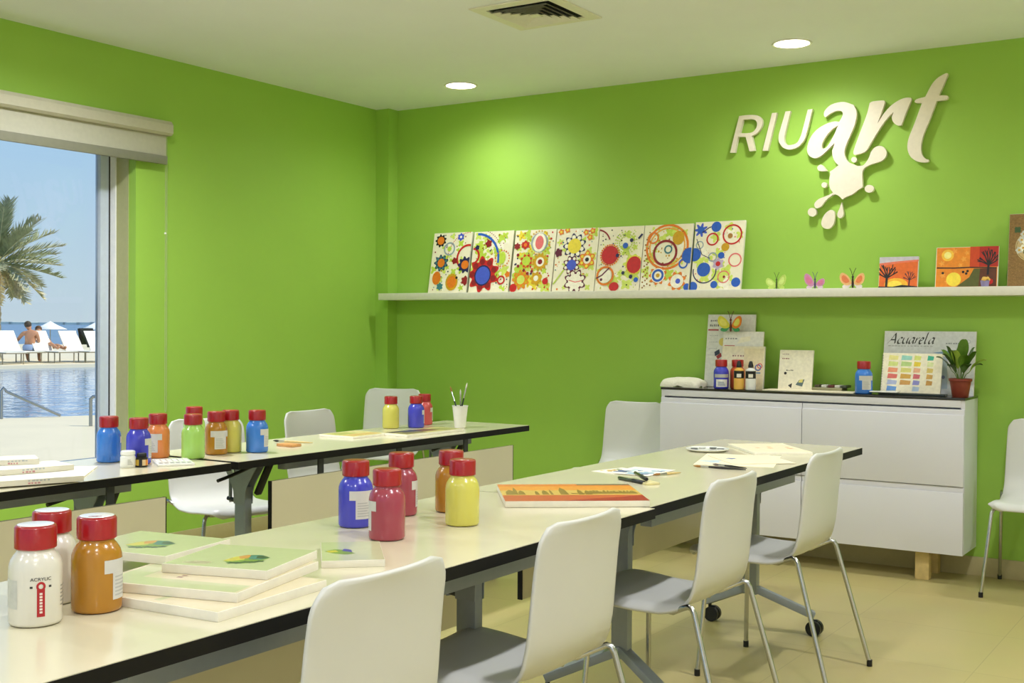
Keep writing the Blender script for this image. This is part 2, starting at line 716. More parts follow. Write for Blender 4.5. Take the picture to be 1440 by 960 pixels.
def sq_ring(mb, h0, z0, h1, z1, m):
    c = [(-1, -1), (1, -1), (1, 1), (-1, 1)]
    for k in range(4):
        a, b = c[k], c[(k + 1) % 4]
        mb.poly([(a[0] * h0, a[1] * h0, z0), (b[0] * h0, b[1] * h0, z0), (b[0] * h1, b[1] * h1, z1), (a[0] * h1, a[1] * h1, z1)], m)


sq_ring(mb, .225, -.001, .222, -.007, VW)
sq_ring(mb, .222, -.007, .168, -.007, VW)
sq_ring(mb, .168, -.007, .165, -.0005, VW)
mb.build('frame', vt)
mb = MB()
mb.poly([(-.166, -.166, -.0006), (.166, -.166, -.0006), (.166, .166, -.0006), (-.166, .166, -.0006)], VD)
mb.build('backing', vt)
for h in (.150, .118, .086, .054):
    mb = MB()
    sq_ring(mb, h, -.018, h - .02, -.003, VW)
    sq_ring(mb, h + .0015, -.0175, h - .0185, -.0025, VW)
    mb.build('louver', vt)
mb = MB()
mb.bx(-.024, .024, -.024, .024, -.016, -.012, VW)
mb.build('centre_plate', vt)

# ================================================================ SIGN
sg = thing('wall_sign', 'white raised lettering and paint splash sign on the green wall', 'sign', (0, 0, 0))
SY = -.034


def c1(u, v, *c):
    p = at(1020 + u / 6.856, 100 + v / 6.856, Y=SY)
    return (p.x, p.z) + tuple(c)


def c2(u, v, *c):
    p = at(1180 + u / 6.4, 90 + v / 6.4, Y=SY)
    return (p.x, p.z) + tuple(c)


def c3(u, v, *c):
    p = at(1120 + u / 7.386, 200 + v / 7.386, Y=SY)
    return (p.x, p.z) + tuple(c)


def sign_part(name, loops):
    o = outline_solid(name, [hermite(l) for l in loops], .024, SIGN_W, sg)
    o.location.y = SY
    return o


sign_part('letter', [[c1(133, 432, 1), c1(200, 424), c1(270, 422), c1(320, 432), c1(352, 465), c1(355, 510), c1(335, 560), c1(300, 600), c1(255, 622, 1),
                      c1(285, 765, 1), c1(232, 772, 1), c1(195, 632, 1), c1(122, 632, 1), c1(92, 785, 1), c1(45, 785, 1)],
                     [c1(172, 468, 1), c1(240, 462), c1(285, 470), c1(305, 500), c1(298, 545), c1(265, 585), c1(215, 597), c1(140, 597, 1)]])
sign_part('letter', [[c1(450, 403, 1), c1(497, 400, 1), c1(408, 765, 1), c1(358, 768, 1)]])
sign_part('letter', [[c1(580, 388, 1), c1(628, 384, 1), c1(575, 600), c1(568, 665), c1(590, 705), c1(640, 710), c1(690, 690), c1(720, 640), c1(738, 590),
                      c1(795, 370, 1), c1(840, 366, 1), c1(785, 590), c1(755, 670), c1(700, 730), c1(620, 755), c1(555, 735), c1(518, 680), c1(515, 620), c1(530, 560)]])
sign_part('letter', [[c1(950, 420), c1(960, 380), c1(1010, 330), c1(1080, 303), c1(1150, 298), c1(1215, 318), c2(130, 370), c2(155, 420), c2(155, 480),
                      c2(135, 560), c2(100, 640), c2(66, 720), c3(500, 90), c3(507, 150), c3(540, 205), c3(590, 226), c3(640, 245), c3(690, 240),
                      c3(725, 205), c3(752, 160), c3(780, 90), c3(820, 50), c3(870, 38), c3(915, 60), c3(935, 110), c3(920, 160), c3(880, 195), c3(820, 215),
                      c3(760, 235), c3(710, 265), c3(685, 310), c3(686, 380), c3(688, 465, 1), c3(640, 495), c3(580, 540), c3(520, 565), c3(475, 592, 1),
                      c3(440, 558), c3(405, 542), c3(372, 550), c3(330, 580), c3(290, 620), c3(250, 670), c3(210, 685), c3(188, 665), c3(190, 630), c3(230, 590),
                      c3(290, 565), c3(340, 545), c3(378, 522, 1), c3(350, 480), c3(340, 430), c3(343, 370), c3(352, 330), c3(345, 305, 1), c3(385, 280),
                      c3(437, 237, 1), c3(400, 200), c3(378, 150), c3(370, 90), c1(1040, 740), c1(1052, 692, 1), c1(1000, 745), c1(930, 810), c1(870, 838),
                      c1(815, 820), c1(788, 770), c1(800, 690), c1(840, 610), c1(900, 550), c1(980, 505), c1(1050, 485), c1(1098, 488, 1), c1(1125, 440),
                      c1(1133, 405), c1(1110, 382), c1(1060, 385), c1(1010, 410), c1(965, 442)],
                     [c1(1088, 522, 1), c1(1030, 560), c1(980, 615), c1(940, 680), c1(932, 735), c1(955, 745), c1(990, 715), c1(1040, 630)]])
sign_part('letter', [[c2(275, 350, 1), c2(300, 337), c2(350, 330), c2(400, 328), c2(411, 345), c2(380, 440), c2(345, 535, 1), c2(400, 450), c2(460, 380),
                      c2(530, 330), c2(590, 305), c2(640, 303), c2(649, 320), c2(605, 430), c2(578, 500), c2(560, 552, 1), c2(520, 550), c2(485, 520),
                      c2(475, 480), c2(490, 432, 1), c2(440, 480), c2(380, 560), c2(310, 670), c2(250, 770), c2(220, 795), c2(170, 812), c2(135, 815),
                      c2(130, 780), c2(195, 600), c2(250, 450)]])
sign_part('letter', [[c2(940, 92), c2(970, 82), c2(980, 95), c2(962, 135), c2(900, 282, 1), c2(960, 282), c2(980, 290), c2(975, 315), c2(940, 325),
                      c2(878, 332, 1), c2(815, 500), c2(758, 640), c2(737, 740), c2(745, 810), c2(775, 850), c2(806, 862), c2(800, 880), c2(750, 885),
                      c2(690, 870), c2(640, 830), c2(615, 760), c2(625, 670), c2(680, 530), c2(745, 350, 1), c2(690, 348), c2(680, 335), c2(700, 315),
                      c2(775, 295, 1), c2(830, 190), c2(880, 130)]])


def circ(u, v, rx, ry=None, n=10):
    ry = ry or rx
    return [c3(u + rx * math.cos(2 * PI * k / n), v + ry * math.sin(2 * PI * k / n)) for k in range(n)]


for lp in (circ(597, 180, 28), [c3(318, 296, 1), c3(280, 250), c3(250, 232), c3(218, 255), c3(225, 290), c3(260, 300)], circ(288, 443, 28), circ(755, 482, 48, 40),
           circ(162, 725, 45), [c3(355, 702), c3(390, 720), c3(400, 770), c3(385, 850), c3(340, 895), c3(285, 890), c3(258, 850), c3(270, 790), c3(305, 735)],
           [c3(468, 622, 1), c3(484, 700), c3(488, 750), c3(460, 788), c3(430, 775), c3(425, 740), c3(450, 680)]):
    sign_part('paint_drop', [lp])

# ============================================================= PAINTINGS
YB = -.095      # front of a canvas foot on the shelf


def leaning(name, label, cat, px0, px1, pyb, pyt, group, yb=YB, t=.018, tilt=10.3, py0=None, face=CREAM, on=SH_T):
    """canvas leaning on the wall behind it; returns builder, art and finisher"""
    a, b = at(px0, pyb, Y=yb), at(px1, pyb, Y=yb)
    w = b.x - a.x
    tl = R(tilt)
    # height from the top edge pixel, following the lean
    top = at((px0 + px1) / 2, pyt, Y=yb + .35 * math.sin(tl) * (pyb - pyt) / 95)
    hgt = (top.z - on) / math.cos(tl)
    mb = MB()
    u = Vector((w, 0, 0))
    v = Vector((0, math.sin(tl), math.cos(tl))) * hgt
    n = u.normalized().cross(v.normalized())
    o = Vector((0, 0, 0))
    rot = Matrix((u.normalized(), v.normalized(), n)).transposed()
    mb.box(o + u / 2 + v / 2 - n * t / 2, (w, hgt, t), CANVAS_S, rot=rot, bev=.0015)
    ar = Art(mb, o, u, v)
    ar.rect(0.004, 0.004, .996, .996, face)

    def done():
        ob = mb.build(name, normals=True)
        ob.location = (a.x, yb, on)
        tag(ob, label, cat, group)
        return ob
    return ar, done


NAVY, BLUE, ORG, REDP, DRED, LGRN, YGRN, YEL, GOLD, GREYB, MAROON, PINK, BLK, TEAL = [paint(c) for c in (
    (28, 30, 82), (38, 92, 190), (226, 122, 30), (196, 30, 34), (140, 24, 34), (186, 212, 70), (206, 222, 100), (236, 214, 60), (206, 158, 24),
    (150, 165, 175), (96, 20, 50), (226, 110, 110), (26, 26, 30), (60, 120, 130))]
OFFW = paint((244, 238, 218))
BLUE2 = paint((70, 90, 200))


def speckle(ar, n, cols, r=.012, seed=1):
    rr = random.Random(seed)
    for k in range(int(n * 1.5)):
        ar.disc(rr.uniform(.04, .96), rr.uniform(.04, .96), r * rr.uniform(.7, 1.6), rr.choice(cols), n=8)


def blotch(ar, n, cols, seed=1):
    rr = random.Random(seed)
    for k in range(n * 4):
        ar.flower(rr.uniform(.08, .92), rr.uniform(.06, .94), rr.uniform(.05, .14), rr.choice((3, 4, 5)), rr.choice(cols), depth=.5)


def dots_ring(ar, x, y, r, n, m, d=.014, a0=0, a1=360):
    a = ar.lu / ar.lv
    for k in range(n):
        t = R(a0 + (a1 - a0) * k / n)
        ar.disc(x + r * math.cos(t), y + r * a * math.sin(t), d, m, n=8)


GP = 'dotted flower paintings on the shelf'
ar, done = leaning('painting', 'dotted canvas with orange discs and navy flowers, at the corner end of the shelf', 'painting', 601.5, 655, 409, 327, GP)
blotch(ar, 9, [YGRN, OFFW, LGRN], 3)
speckle(ar, 26, [NAVY, DRED, GREYB], seed=4)
dots_ring(ar, .95, .6, .52, 22, REDP, .012, 90, 190)
ar.ring(.95, .58, .27, .045, REDP)
ar.flower(.2, .87, .15, 9, BLK, ORG, .6)
ar.flower(.72, .92, .09, 6, BLUE2, OFFW, .3)
ar.ring(.45, .73, .13, .035, GREYB)
ar.disc(.45, .73, .055, LGRN)
ar.flower(.27, .5, .19, 9, NAVY, ORG, .5, mid=TEAL)
ar.flower(.62, .53, .08, 5, DRED)
ar.flower(.9, .46, .19, 9, NAVY, ORG, .5)
ar.disc(.19, .25, .11, ORG, .11)
ar.disc(.6, .18, .16, GOLD, .14)
ar.disc(.6, .18, .12, ORG, .1)
ar.disc(.72, .25, .03, BLK)
ar.flower(.3, .11, .09, 6, TEAL)
ar.flower(.95, .2, .11, 6, DRED)
done()

ar, done = leaning('painting', 'dotted canvas with a big red flower with blue centre under a blue arc', 'painting', 658, 714, 409, 325, GP)
blotch(ar, 10, [YGRN, OFFW, LGRN], 5)
speckle(ar, 40, [NAVY, DRED, GOLD], seed=6)
ar.ring(.1, .52, .58, .05, BLUE, -5, 90)
dots_ring(ar, .1, .52, .68, 18, DRED, .012, 10, 90)
ar.ring(.02, .6, .16, .045, REDP, -90, 90)
ar.flower(.4, .8, .09, 5, DRED)
ar.flower(.12, .74, .06, 5, NAVY)
dots_ring(ar, .78, .55, .17, 18, ORG, .016)
ar.disc(.78, .56, .08, LGRN, .1)
ar.flower(.34, .3, .4, 9, REDP, None, mid=DRED)
ar.disc(.33, .28, .21, NAVY, .17)
ar.disc(.33, .28, .18, BLUE2, .145)
ar.ring(.8, .2, .08, .035, REDP)
ar.flower(.95, .29, .07, 5, ORG)
done()

ar, done = leaning('painting', 'busy orange and ochre flower canvas with a grey ringed pink disc', 'painting', 716.5, 774, 408.5, 323, GP)
blotch(ar, 14, [YGRN, LGRN, YEL], 8)
speckle(ar, 60, [REDP, ORG, NAVY, GOLD], .016, 9)
ar.ring(.62, .79, .19, .035, GREYB)
dots_ring(ar, .62, .79, .25, 22, GOLD, .018)
ar.disc(.62, .79, .16, OFFW, .15)
ar.disc(.62, .79, .1, PINK, .11)
ar.flower(.68, .48, .2, 12, GOLD, OFFW, .5)
ar.disc(.68, .48, .055, DRED)
ar.flower(.34, .5, .17, 8, GOLD, LGRN, .6, mid=REDP)
ar.flower(.25, .2, .22, 9, ORG, YGRN, .45, mid=GOLD)
ar.flower(.62, .22, .15, 7, GOLD, OFFW, .4)
ar.flower(.28, .76, .1, 6, REDP, ORG, .4)
ar.flower(.08, .74, .08, 6, DRED)
ar.disc(.85, .17, .07, REDP)
ar.disc(.08, .07, .09, REDP)
for q in ((.15, .42), (.3, .35), (.4, .3), (.5, .33), (.12, .6)):
    ar.disc(q[0], q[1], .035, DRED, n=8)
done()

ar, done = leaning('painting', 'canvas with navy outlined flowers stacked in a column, one yellow and one blue', 'painting', 775.5, 834.5, 408.5, 321, GP)
blotch(ar, 10, [YGRN, LGRN, OFFW], 12)
speckle(ar, 30, [ORG, PINK, TEAL], .014, 13)
ar.flower(.45, .72, .28, 9, NAVY, YEL, .58, mid=OFFW)
ar.flower(.42, .42, .21, 8, MAROON, BLUE2, .55, mid=OFFW)
ar.flower(.78, .5, .2, 6, ORG, OFFW, .45, mid=YEL)
ar.disc(.78, .5, .045, BLK)
ar.flower(.54, .16, .27, 8, MAROON, OFFW, .6, mid=OFFW)
ar.stroke([(.4, .18), (.55, .15), (.7, .17)], .02, PINK)
ar.flower(.08, .62, .1, 5, MAROON)
ar.stroke([(.02, .12), (.25, .35)], .03, LGRN)
for q in ((.1, .95), (.25, .98), (.7, .93), (.85, .95), (.8, .85)):
    ar.flower(q[0], q[1], .07, 5, ORG, YEL, .4)
done()

ar, done = leaning('painting', 'pale green dotted canvas with three red discs and an orange ring', 'painting', 835.5, 898, 408, 318.5, GP)
blotch(ar, 10, [YGRN, OFFW, YGRN], 16)
speckle(ar, 45, [NAVY, BLK, LGRN], .011, 17)
for q in (.14, .19, .24):
    dots_ring(ar, .62, .74, q, 22, LGRN, .016)
ar.ring(-.05, .72, .32, .03, DRED, 20, 80)
dots_ring(ar, .29, .56, .21, 26, ORG, .02)
ar.disc(.29, .56, .19, REDP)
dots_ring(ar, .85, .4, .18, 24, YEL, .02)
ar.disc(.85, .4, .16, REDP, .13)
ar.ring(.22, .24, .18, .04, ORG)
ar.disc(.22, .24, .15, OFFW)
ar.stroke([(.02, .2), (.15, .25), (.3, .36)], .03, MAROON)
ar.disc(.14, .18, .03, MAROON)
ar.disc(.44, .07, .11, REDP, .07)
for x, y, r in ((.62, .7, .06), (.46, .55, .04), (.75, .78, .04), (.62, .28, .035), (.8, .22, .04), (.92, .17, .05)):
    ar.disc(x, y, r, BLUE if r > .045 else NAVY)
ar.stroke([(.9, .8), (.98, .87)], .04, NAVY)
done()

ar, done = leaning('painting', 'canvas with a red ring inside a wobbly orange ring and a gold disc', 'painting', 899, 967.5, 407.5, 315.5, GP)
blotch(ar, 8, [YGRN, OFFW, LGRN], 20)
for k in range(30):
    ar.disc(.06 + .04 * (k % 3) + random.uniform(-.015, .015), .05 + .027 * k, .018, paint((150, 100, 30)), n=8)
ar.ring(.5, .66, .42, .045, ORG)
ar.ring(.5, .66, .36, .03, paint((236, 170, 70)))
speckle(ar, 36, [paint((150, 100, 30)), LGRN, GOLD], .014, 22)
ar.ring(.47, .57, .23, .045, DRED)
ar.ring(.53, .62, .07, .03, TEAL)
ar.disc(.72, .79, .12, GOLD, .105)
ar.ring(.2, .8, .1, .03, ORG)
ar.disc(.97, .52, .15, BLUE)
ar.ring(.86, .4, .08, .03, BLUE)
ar.flower(.36, .23, .19, 9, ORG, OFFW, .75)
ar.ring(.36, .23, .1, .045, BLUE)
ar.disc(.36, .23, .04, GOLD)
ar.flower(.76, .14, .19, 8, ORG, OFFW, .7)
ar.disc(.78, .14, .05, BLUE2)
ar.disc(.97, .05, .07, BLUE)
done()

ar, done = leaning('painting', 'white canvas with blue discs and thin red rings, before the butterflies', 'painting', 970.5, 1041, 407, 311, GP)
blotch(ar, 6, [YGRN, OFFW], 25)
speckle(ar, 20, [PINK, BLUE2, LGRN], .01, 26)
ar.flower(.12, .88, .14, 7, BLUE2, BLUE, .5, depth=.5)
ar.stroke([(.15, .84), (.28, .91), (.36, .93)], .02, NAVY)
ar.ring(.37, .74, .11, .03, REDP)
for x, y, r in ((.43, .92, .1), (.03, .52, .13), (.57, .5, .065), (.47, .08, .07), (.9, .11, .09), (.04, .05, .1)):
    ar.disc(x, y, r, BLUE)
ar.ring(.26, .28, .23, .022, NAVY, 170, 370)
ar.disc(.24, .3, .135, BLUE)
ar.ring(.76, .8, .18, .03, REDP)
ar.disc(.72, .78, .05, paint((170, 120, 60)))
ar.disc(.64, .62, .08, GOLD)
ar.ring(.85, .43, .12, .025, PINK)
ar.flower(.52, .38, .12, 6, paint((190, 170, 200)), REDP, .4)
ar.ring(.65, .19, .11, .02, PINK)
ar.disc(.66, .19, .025, DRED)
ar.ring(.12, .66, .07, .02, GREYB)
ar.ring(.4, .48, .08, .025, GREYB)
ar.stroke([(.05, .75), (.18, .52), (.35, .46)], .014, NAVY)
done()

# sunset pictures
GS = 'sunset tree paintings on the shelf'
SKY1, SKY2, SKY3 = paint((196, 190, 200)), paint((230, 120, 90)), paint((226, 106, 40))


def tree(ar, x, y, h, m, spread=.3, n=7, w=.04, seed=1):
    rr = random.Random(seed)
    ar.stroke([(x, y), (x + .01, y + h * .45)], w, m)
    for k in range(n):
        a = R(25 + 130 * k / (n - 1))
        l = h * rr.uniform(.45, .65)
        p0 = (x + .01, y + h * .4)
        p1 = (p0[0] + spread * math.cos(a) * .6, p0[1] + l * .6 * math.sin(a))
        p2 = (p0[0] + spread * math.cos(a), p0[1] + l * math.sin(a))
        ar.stroke([p0, p1, p2], w * .55, m)
        ar.stroke([p1, (p1[0] + spread * .35 * math.cos(a + .6), p1[1] + l * .5 * math.sin(a + .4))], w * .4, m)


ar, done = leaning('painting', 'small square sunset painting with two bare black trees', 'painting', 1235, 1290, 405, 361, GS, tilt=8)
ar.rect(.01, .01, .99, .99, SKY3)
ar.shape([(0, .78), (.4, .84), (1, .9), (1, 1), (0, 1)], SKY1)
ar.shape([(0, .7), (.5, .8), (1, .84), (1, .9), (.4, .85), (0, .8)], SKY2)
ar.disc(.45, .12, .3, paint((240, 180, 50)), .2)
ar.disc(.42, .12, .18, paint((250, 220, 80)), .12)
ar.shape([(0, 0), (1, 0), (1, .05), (.6, .1), (.3, .03), (0, .06)], BLK)
tree(ar, .2, .02, .75, BLK, .3, 7, .06, 2)
tree(ar, .78, .05, .5, paint((60, 40, 50)), .18, 6, .03, 3)
done()

ar, done = leaning('painting', 'larger orange and red sunset painting with a tree and its reflection', 'painting', 1314.5, 1402.5, 404, 347, GS, tilt=8)
ar.rect(.01, .01, .99, .99, paint((232, 138, 34)))
ar.shape([(.55, .5), (1, .5), (1, 1), (.55, 1)], paint((206, 70, 26)))
ar.shape([(.7, .5), (1, .5), (1, 1), (.7, 1)], paint((178, 40, 26)))
for x, y, r in ((.1, .6, .05), (.3, .9, .05), (.45, .7, .05), (.12, .3, .05), (.2, .15, .05), (.4, .55, .04), (.5, .85, .04)):
    ar.flower(x, y, r, 5, paint((240, 160, 60)), depth=.5)
ar.disc(.19, .8, .1, paint((244, 190, 60)))
ar.disc(.19, .8, .06, paint((252, 235, 140)))
ar.stroke([(.02, .49), (.3, .48), (.55, .49), (.98, .47)], .02, BLK)
ar.disc(.3, .2, .12, paint((248, 220, 70)))
ar.shape([(.35, .02), (.98, .02), (.98, .46), (.62, .46), (.55, .25)], paint((88, 92, 40)))
ar.shape([(.7, .02), (.98, .02), (.98, .46), (.72, .46)], paint((96, 50, 30)))
for x, y in ((.45, .38), (.52, .4), (.5, .34), (.12, .36)):
    ar.disc(x, y, .022, BLK, n=8)
tree(ar, .84, .3, .6, BLK, .2, 8, .035, 5)
ar.disc(.88, .14, .05, REDP)
done()

# collage board at the end of the shelf
ar, done = leaning('collage_board', 'tall brown textured board with white flower collage at the shelf end', 'picture', 1416, 1478, 403.5, 300, None,
                   tilt=8, face=M('brown kraft board', (140, 108, 62), .8, vary=.2, scale=120, bump=.2, bump_scale=200))
ar.ring(.55, .55, .38, .02, paint((200, 180, 130)))
ar.disc(.55, .55, .36, paint((196, 172, 120)))
for k in range(9):
    ar.flower(.25 + .09 * (k % 3) + .05 * (k // 3), .5 + .11 * (k // 3) + .03 * (k % 2), .09, 5, OFFW if k % 3 else paint((200, 200, 190)), GOLD, .3)
ar.flower(.2, .78, .09, 4, paint((60, 90, 50)))
ar.flower(.4, .48, .07, 4, paint((70, 90, 50)))
done()


def butterfly(label, px, pyb, wing, inner, body_m, span, tilt=0, lop=0, base=SH_T, yy=-.13, group='butterfly figures on the shelf', leaf=None, wing2=None):
    p = at(px, pyb, Y=yy)
    t = thing('butterfly_figure', label, 'figurine', (p.x, yy, base), 0, group)
    s = span
    for sgn in (-1, 1):
        k = 1 + lop * sgn
        up = [(.04 * sgn * s, .22 * s), (.2 * sgn * s, .5 * s * k), (.42 * sgn * s, .62 * s * k), (.52 * sgn * s, .48 * s * k), (.46 * sgn * s, .25 * s * k), (.25 * sgn * s, .12 * s)]
        if sgn > 0:
            up = up[::-1]
        lo = hermite(up, 5)
        o = outline_solid('wing', [lo], .006, (wing2 or wing) if sgn > 0 else wing, t)
        o.location.y = -.003
        o.rotation_euler.z = R(-18) * sgn
        c = Vector((sum(q[0] for q in up) / 6, sum(q[1] for q in up) / 6))
        inn = [c + (Vector(q) - c) * .62 for q in lo]
        o2 = outline_solid('wing_patch', [inn], .0015, inner, o)
        o2.location.y = -.0015
        low = [(.03 * sgn * s, .2 * s), (.2 * sgn * s, .16 * s), (.38 * sgn * s, .13 * s), (.4 * sgn * s, .03 * s), (.2 * sgn * s, .0)]
        if sgn > 0:
            low = low[::-1]
        o = outline_solid('lower_wing', [hermite(low, 4)], .006, leaf or wing, t)
        o.location.y = -.002
        o.rotation_euler.z = R(-18) * sgn
    mb = MB()
    mb.tube([(0, -.006, 0), (0, -.006, .2 * s), (0, -.006, .42 * s)], [.035 * s, .05 * s, .03 * s], body_m, 8)
    mb.ball((0, -.006, .46 * s), .05 * s, body_m, 8)
    mb.build('body', t)
    mb = MB()
    for sgn in (-1, 1):
        mb.tube([(0, -.006, .48 * s), (.06 * s * sgn, -.006, .68 * s), (.13 * s * sgn, -.006, .82 * s)], .012 * s, body_m, 6)
    mb.build('antennae', t)
    t.rotation_euler.y = R(tilt)
    return t


butterfly('yellow-green butterfly figure with dark edge on the white shelf', 1092.5, 406.5, paint((196, 220, 110)), paint((216, 234, 140)), paint((70, 90, 30)), .112, 0, .12)
butterfly('pink and purple butterfly figure standing on the white shelf', 1146.5, 406.5, paint((206, 140, 180)), paint((214, 120, 160)), paint((74, 60, 110)), .11, 0, -.2, leaf=paint((220, 200, 214)))
butterfly('peach-winged butterfly figure with dark body on the white shelf', 1199.5, 406, paint((240, 190, 130)), paint((232, 130, 80)), paint((50, 30, 26)), .13, 0, -.02, leaf=paint((224, 214, 214)))

# tiny pot
p = at(1385, 404, Y=-.17)
mb = MB()
mb.lathe([(0, 0), (.017, 0), (.022, .03), (.02, .03), (.019, .026), (0, .026)], paint((150, 140, 190)), 18)
pt = thing('flower_pot', 'tiny lilac pot of yellow flowers in front of the orange sunset painting', 'pot', (p.x, -.17, SH_T))
mb.build('pot', pt)
mb = MB()
for k in range(9):
    a = k * 2.4
    mb.ball((.012 * math.cos(a) * (k % 3) / 1.5, .012 * math.sin(a) * (k % 3) / 1.5, .034 + .006 * (k % 2)), .009, paint((236, 190, 90)), 8)
mb.build('flowers', pt)

# ============================================================== CABINET
CX0, CX1, CYF, CZ0, CZ1 = 2.225, 3.845, -.306, .148, .912
cb = thing('sideboard', 'long white two-by-two sideboard with dark top against the green wall', 'sideboard', ((CX0 + CX1) / 2, -.16, 0))


def L(x, y, z):
    return (x - (CX0 + CX1) / 2, y + .16, z)


def lbx(mb, x0, x1, y0, y1, z0, z1, m, bev=0):
    a, b = L(x0, y0, z0), L(x1, y1, z1)
    mb.bx(a[0], b[0], a[1], b[1], a[2], b[2], m, bev)


CYB = -.014
mb = MB()
lbx(mb, CX0, CX0 + .02, CYF + .004, CYB, CZ0, CZ1 - .012, CAB_W)
lbx(mb, CX1 - .02, CX1, CYF + .004, CYB, CZ0, CZ1 - .012, CAB_W)
lbx(mb, CX0 + .02, CX1 - .02, CYF + .03, CYB, CZ0, CZ0 + .02, CAB_W)
lbx(mb, CX0 + .02, CX1 - .02, CYF + .06, CYB, CZ0 + .02, CZ1 - .012, CAB_W)
lbx(mb, CX0 + .02, CX1 - .02, CYF - .001, CYB, CZ1 - .047, CZ1 - .012, CAB_W, .001)
mb.build('body', cb)
mb = MB()
lbx(mb, CX0 - .002, CX1 + .002, CYF - .004, CYB, CZ1 - .012, CZ1, DARK_GL, .001)
mb.build('top', cb)
zmid = at(1354, 685, Y=CYF).z
xm = 3.037
for x0, x1 in ((CX0 + .001, xm - .0015), (xm + .0015, CX1 - .001)):
    for z0, z1, nm in ((CZ0 - .002, zmid - .002, 'door'), (zmid + .002, CZ1 - .056, 'door')):
        mb = MB()
        lbx(mb, x0, x1, CYF - .014, CYF + .003, z0, z1 - .028, CAB_W, .0015)
        lbx(mb, x0, x1, CYF - .004, CYF + .003, z1 - .03, z1, CAB_W, .001)
        mb.build(nm, cb)
lp = at(1294, 816, Z=0)
for x in (CX0 + .43, lp.x):
    for y in (-.24, -.05):
        mb = MB()
        lbx(mb, x - .034, x + .034, y - .025, y + .025, 0, CZ0 + .002, WOODL, .003)
        mb.build('leg', cb)

# ============================================================ FOLDING TABLES
TZ = .74


def table(label, x, y, width, length, flip, rotz=0, group='folding tables in rows', leg_in=(.45, .45), pan_in=(.18, .16), rail_z=.618):
    """origin on the floor under its middle; flip=+1 puts the panel to -x, -1 to +x"""
    t = thing('folding_table', label, 'table', (x, y, 0), rotz, group)
    hw, hl = width / 2, length / 2
    mb = MB()
    mb.bx(-hw + .0015, hw - .0015, -hl + .0015, hl - .0015, TZ - .0015, TZ, WHITE_LAM)
    mb.bx(-hw, hw, -hl, hl, TZ - .029, TZ - .0015, BLACK_EDGE)
    mb.build('table_top', t)
    s = flip
    for sx in (1, -1):
        mb = MB()
        x0 = sx * .13
        mb.bx(x0 - .02, x0 + .02, -hl + .36, hl - .36, rail_z, rail_z + .042, GREY_MET, .002)
        if rail_z < .66:
            mb.bx(x0 - .012, x0 + .012, -hl + .46, hl - .46, rail_z + .042, TZ - .029, DARK_MET)
        for yy in (-hl + .42, hl - .42):
            mb.bx(x0 - .012, x0 + .012, yy - .015, yy + .015, rail_z + .041, TZ - .029, DARK_MET)
        mb.build('rail', t)
    px_ = -s * .225
    mb = MB()
    mb.bx(px_ - .008, px_ + .008, -hl + pan_in[0], hl - pan_in[1], .375, .645, WHITE_LAM)
    for e in (-1, 1):
        mb.bx(px_ - .0085, px_ + .0085, e * (hl - pan_in[(e + 1) // 2]) - .002, e * (hl - pan_in[(e + 1) // 2]) + .002, .3745, .6455, BLACK_EDGE)
    mp = mb.build('modesty_panel', t)
    mb = MB()
    for yy in (-hl + .5, 0, hl - .5):
        mb.bx(px_ + s * .008, px_ + s * .016, yy - .015, yy + .015, .55, TZ - .029, DARK_MET)
    mb.build('hanger', mp)
    for e in (-1, 1):
        yl = e * (hl - (leg_in[0] if e < 0 else leg_in[1]))
        mb = MB()
        mb.bx(-.03, .03, yl - .018, yl + .018, .16, .6, GREY_MET, .004)
        lg = mb.build('leg', t)
        mb = MB()
        prof = hermite([(-.11, .705, 1), (-.04, .6), (-.031, .53, 1), (.031, .53, 1), (.04, .6), (.11, .705, 1)], 4)
        for yo in (-.022, .018):
            Tm = Matrix(((1, 0, 0, 0), (0, 0, -1, yl + yo + .004), (0, 1, 0, 0), (0, 0, 0, 1)))
            mb.prism([(q[0], q[1]) for q in prof], .004, GREY_MET, Tm)
        mb.tube([(-.03, yl - .026, .66), (-.03, yl + .026, .66)], .006, CHROME, 8)
        mb.tube([(.05, yl - .026, .68), (.05, yl + .026, .68)], .005, CHROME, 8)
        mb.build('bracket', lg)
        mb = MB()
        mb.tube([(-.07, yl + .0, .68), (-.072, yl, .55), (-.068, yl, .53)], .007, GREY_MET, 8)
        mb.tube([(-.085, yl, .545), (-.02, yl, .535)], .009, DARK_MET, 8)
        mb.build('strut', lg)
        mb = MB()
        mb.box((-s * .085, yl + .03, .635), (.018, .03, .15), BLACK_PL, rot=Matrix.Rotation(R(-28 * s), 3, 'Y'), bev=.004)
        mb.build('brace', lg)
        mb = MB()
        mb.tube([(-s * .1, yl - .02, .698), (-s * .12, yl - .08, .692), (-s * .14, yl - .2, .672), (-s * .142, yl - .27, .66)], .007, BLACK_PL, 8)
        mb.build('lever', lg)
        yc = yl + e * .1
        for sx in (-1, 1):
            mb = MB()
            A_, B_ = Vector((sx * .232, yc, .082)), Vector((sx * .0, yl, .19))
            ax = (B_ - A_).normalized()
            up_ = Vector((0, 0, 1)) - ax * ax.z
            up_.normalize()
            mb.box((A_ + B_) / 2, ((B_ - A_).length, .042, .03), GREY_MET, rot=Matrix((ax, up_.cross(ax), up_)).transposed(), bev=.004)
            mb.build('foot', lg)
            mb = MB()
            xx = sx * .222
            for q in (-.014, .014):
                mb.tube([(xx + .012, yc + q - .009, .031), (xx + .012, yc + q + .009, .031)], .031, BLACK_PL, 20)
            mb.box((xx + .012, yc, .05), (.03, .012, .03), BLACK_PL, bev=.003)
            mb.tube([(xx, yc, .045), (xx, yc, .075)], .008, BLACK_PL, 8)
            mb.build('caster', lg)
    return t


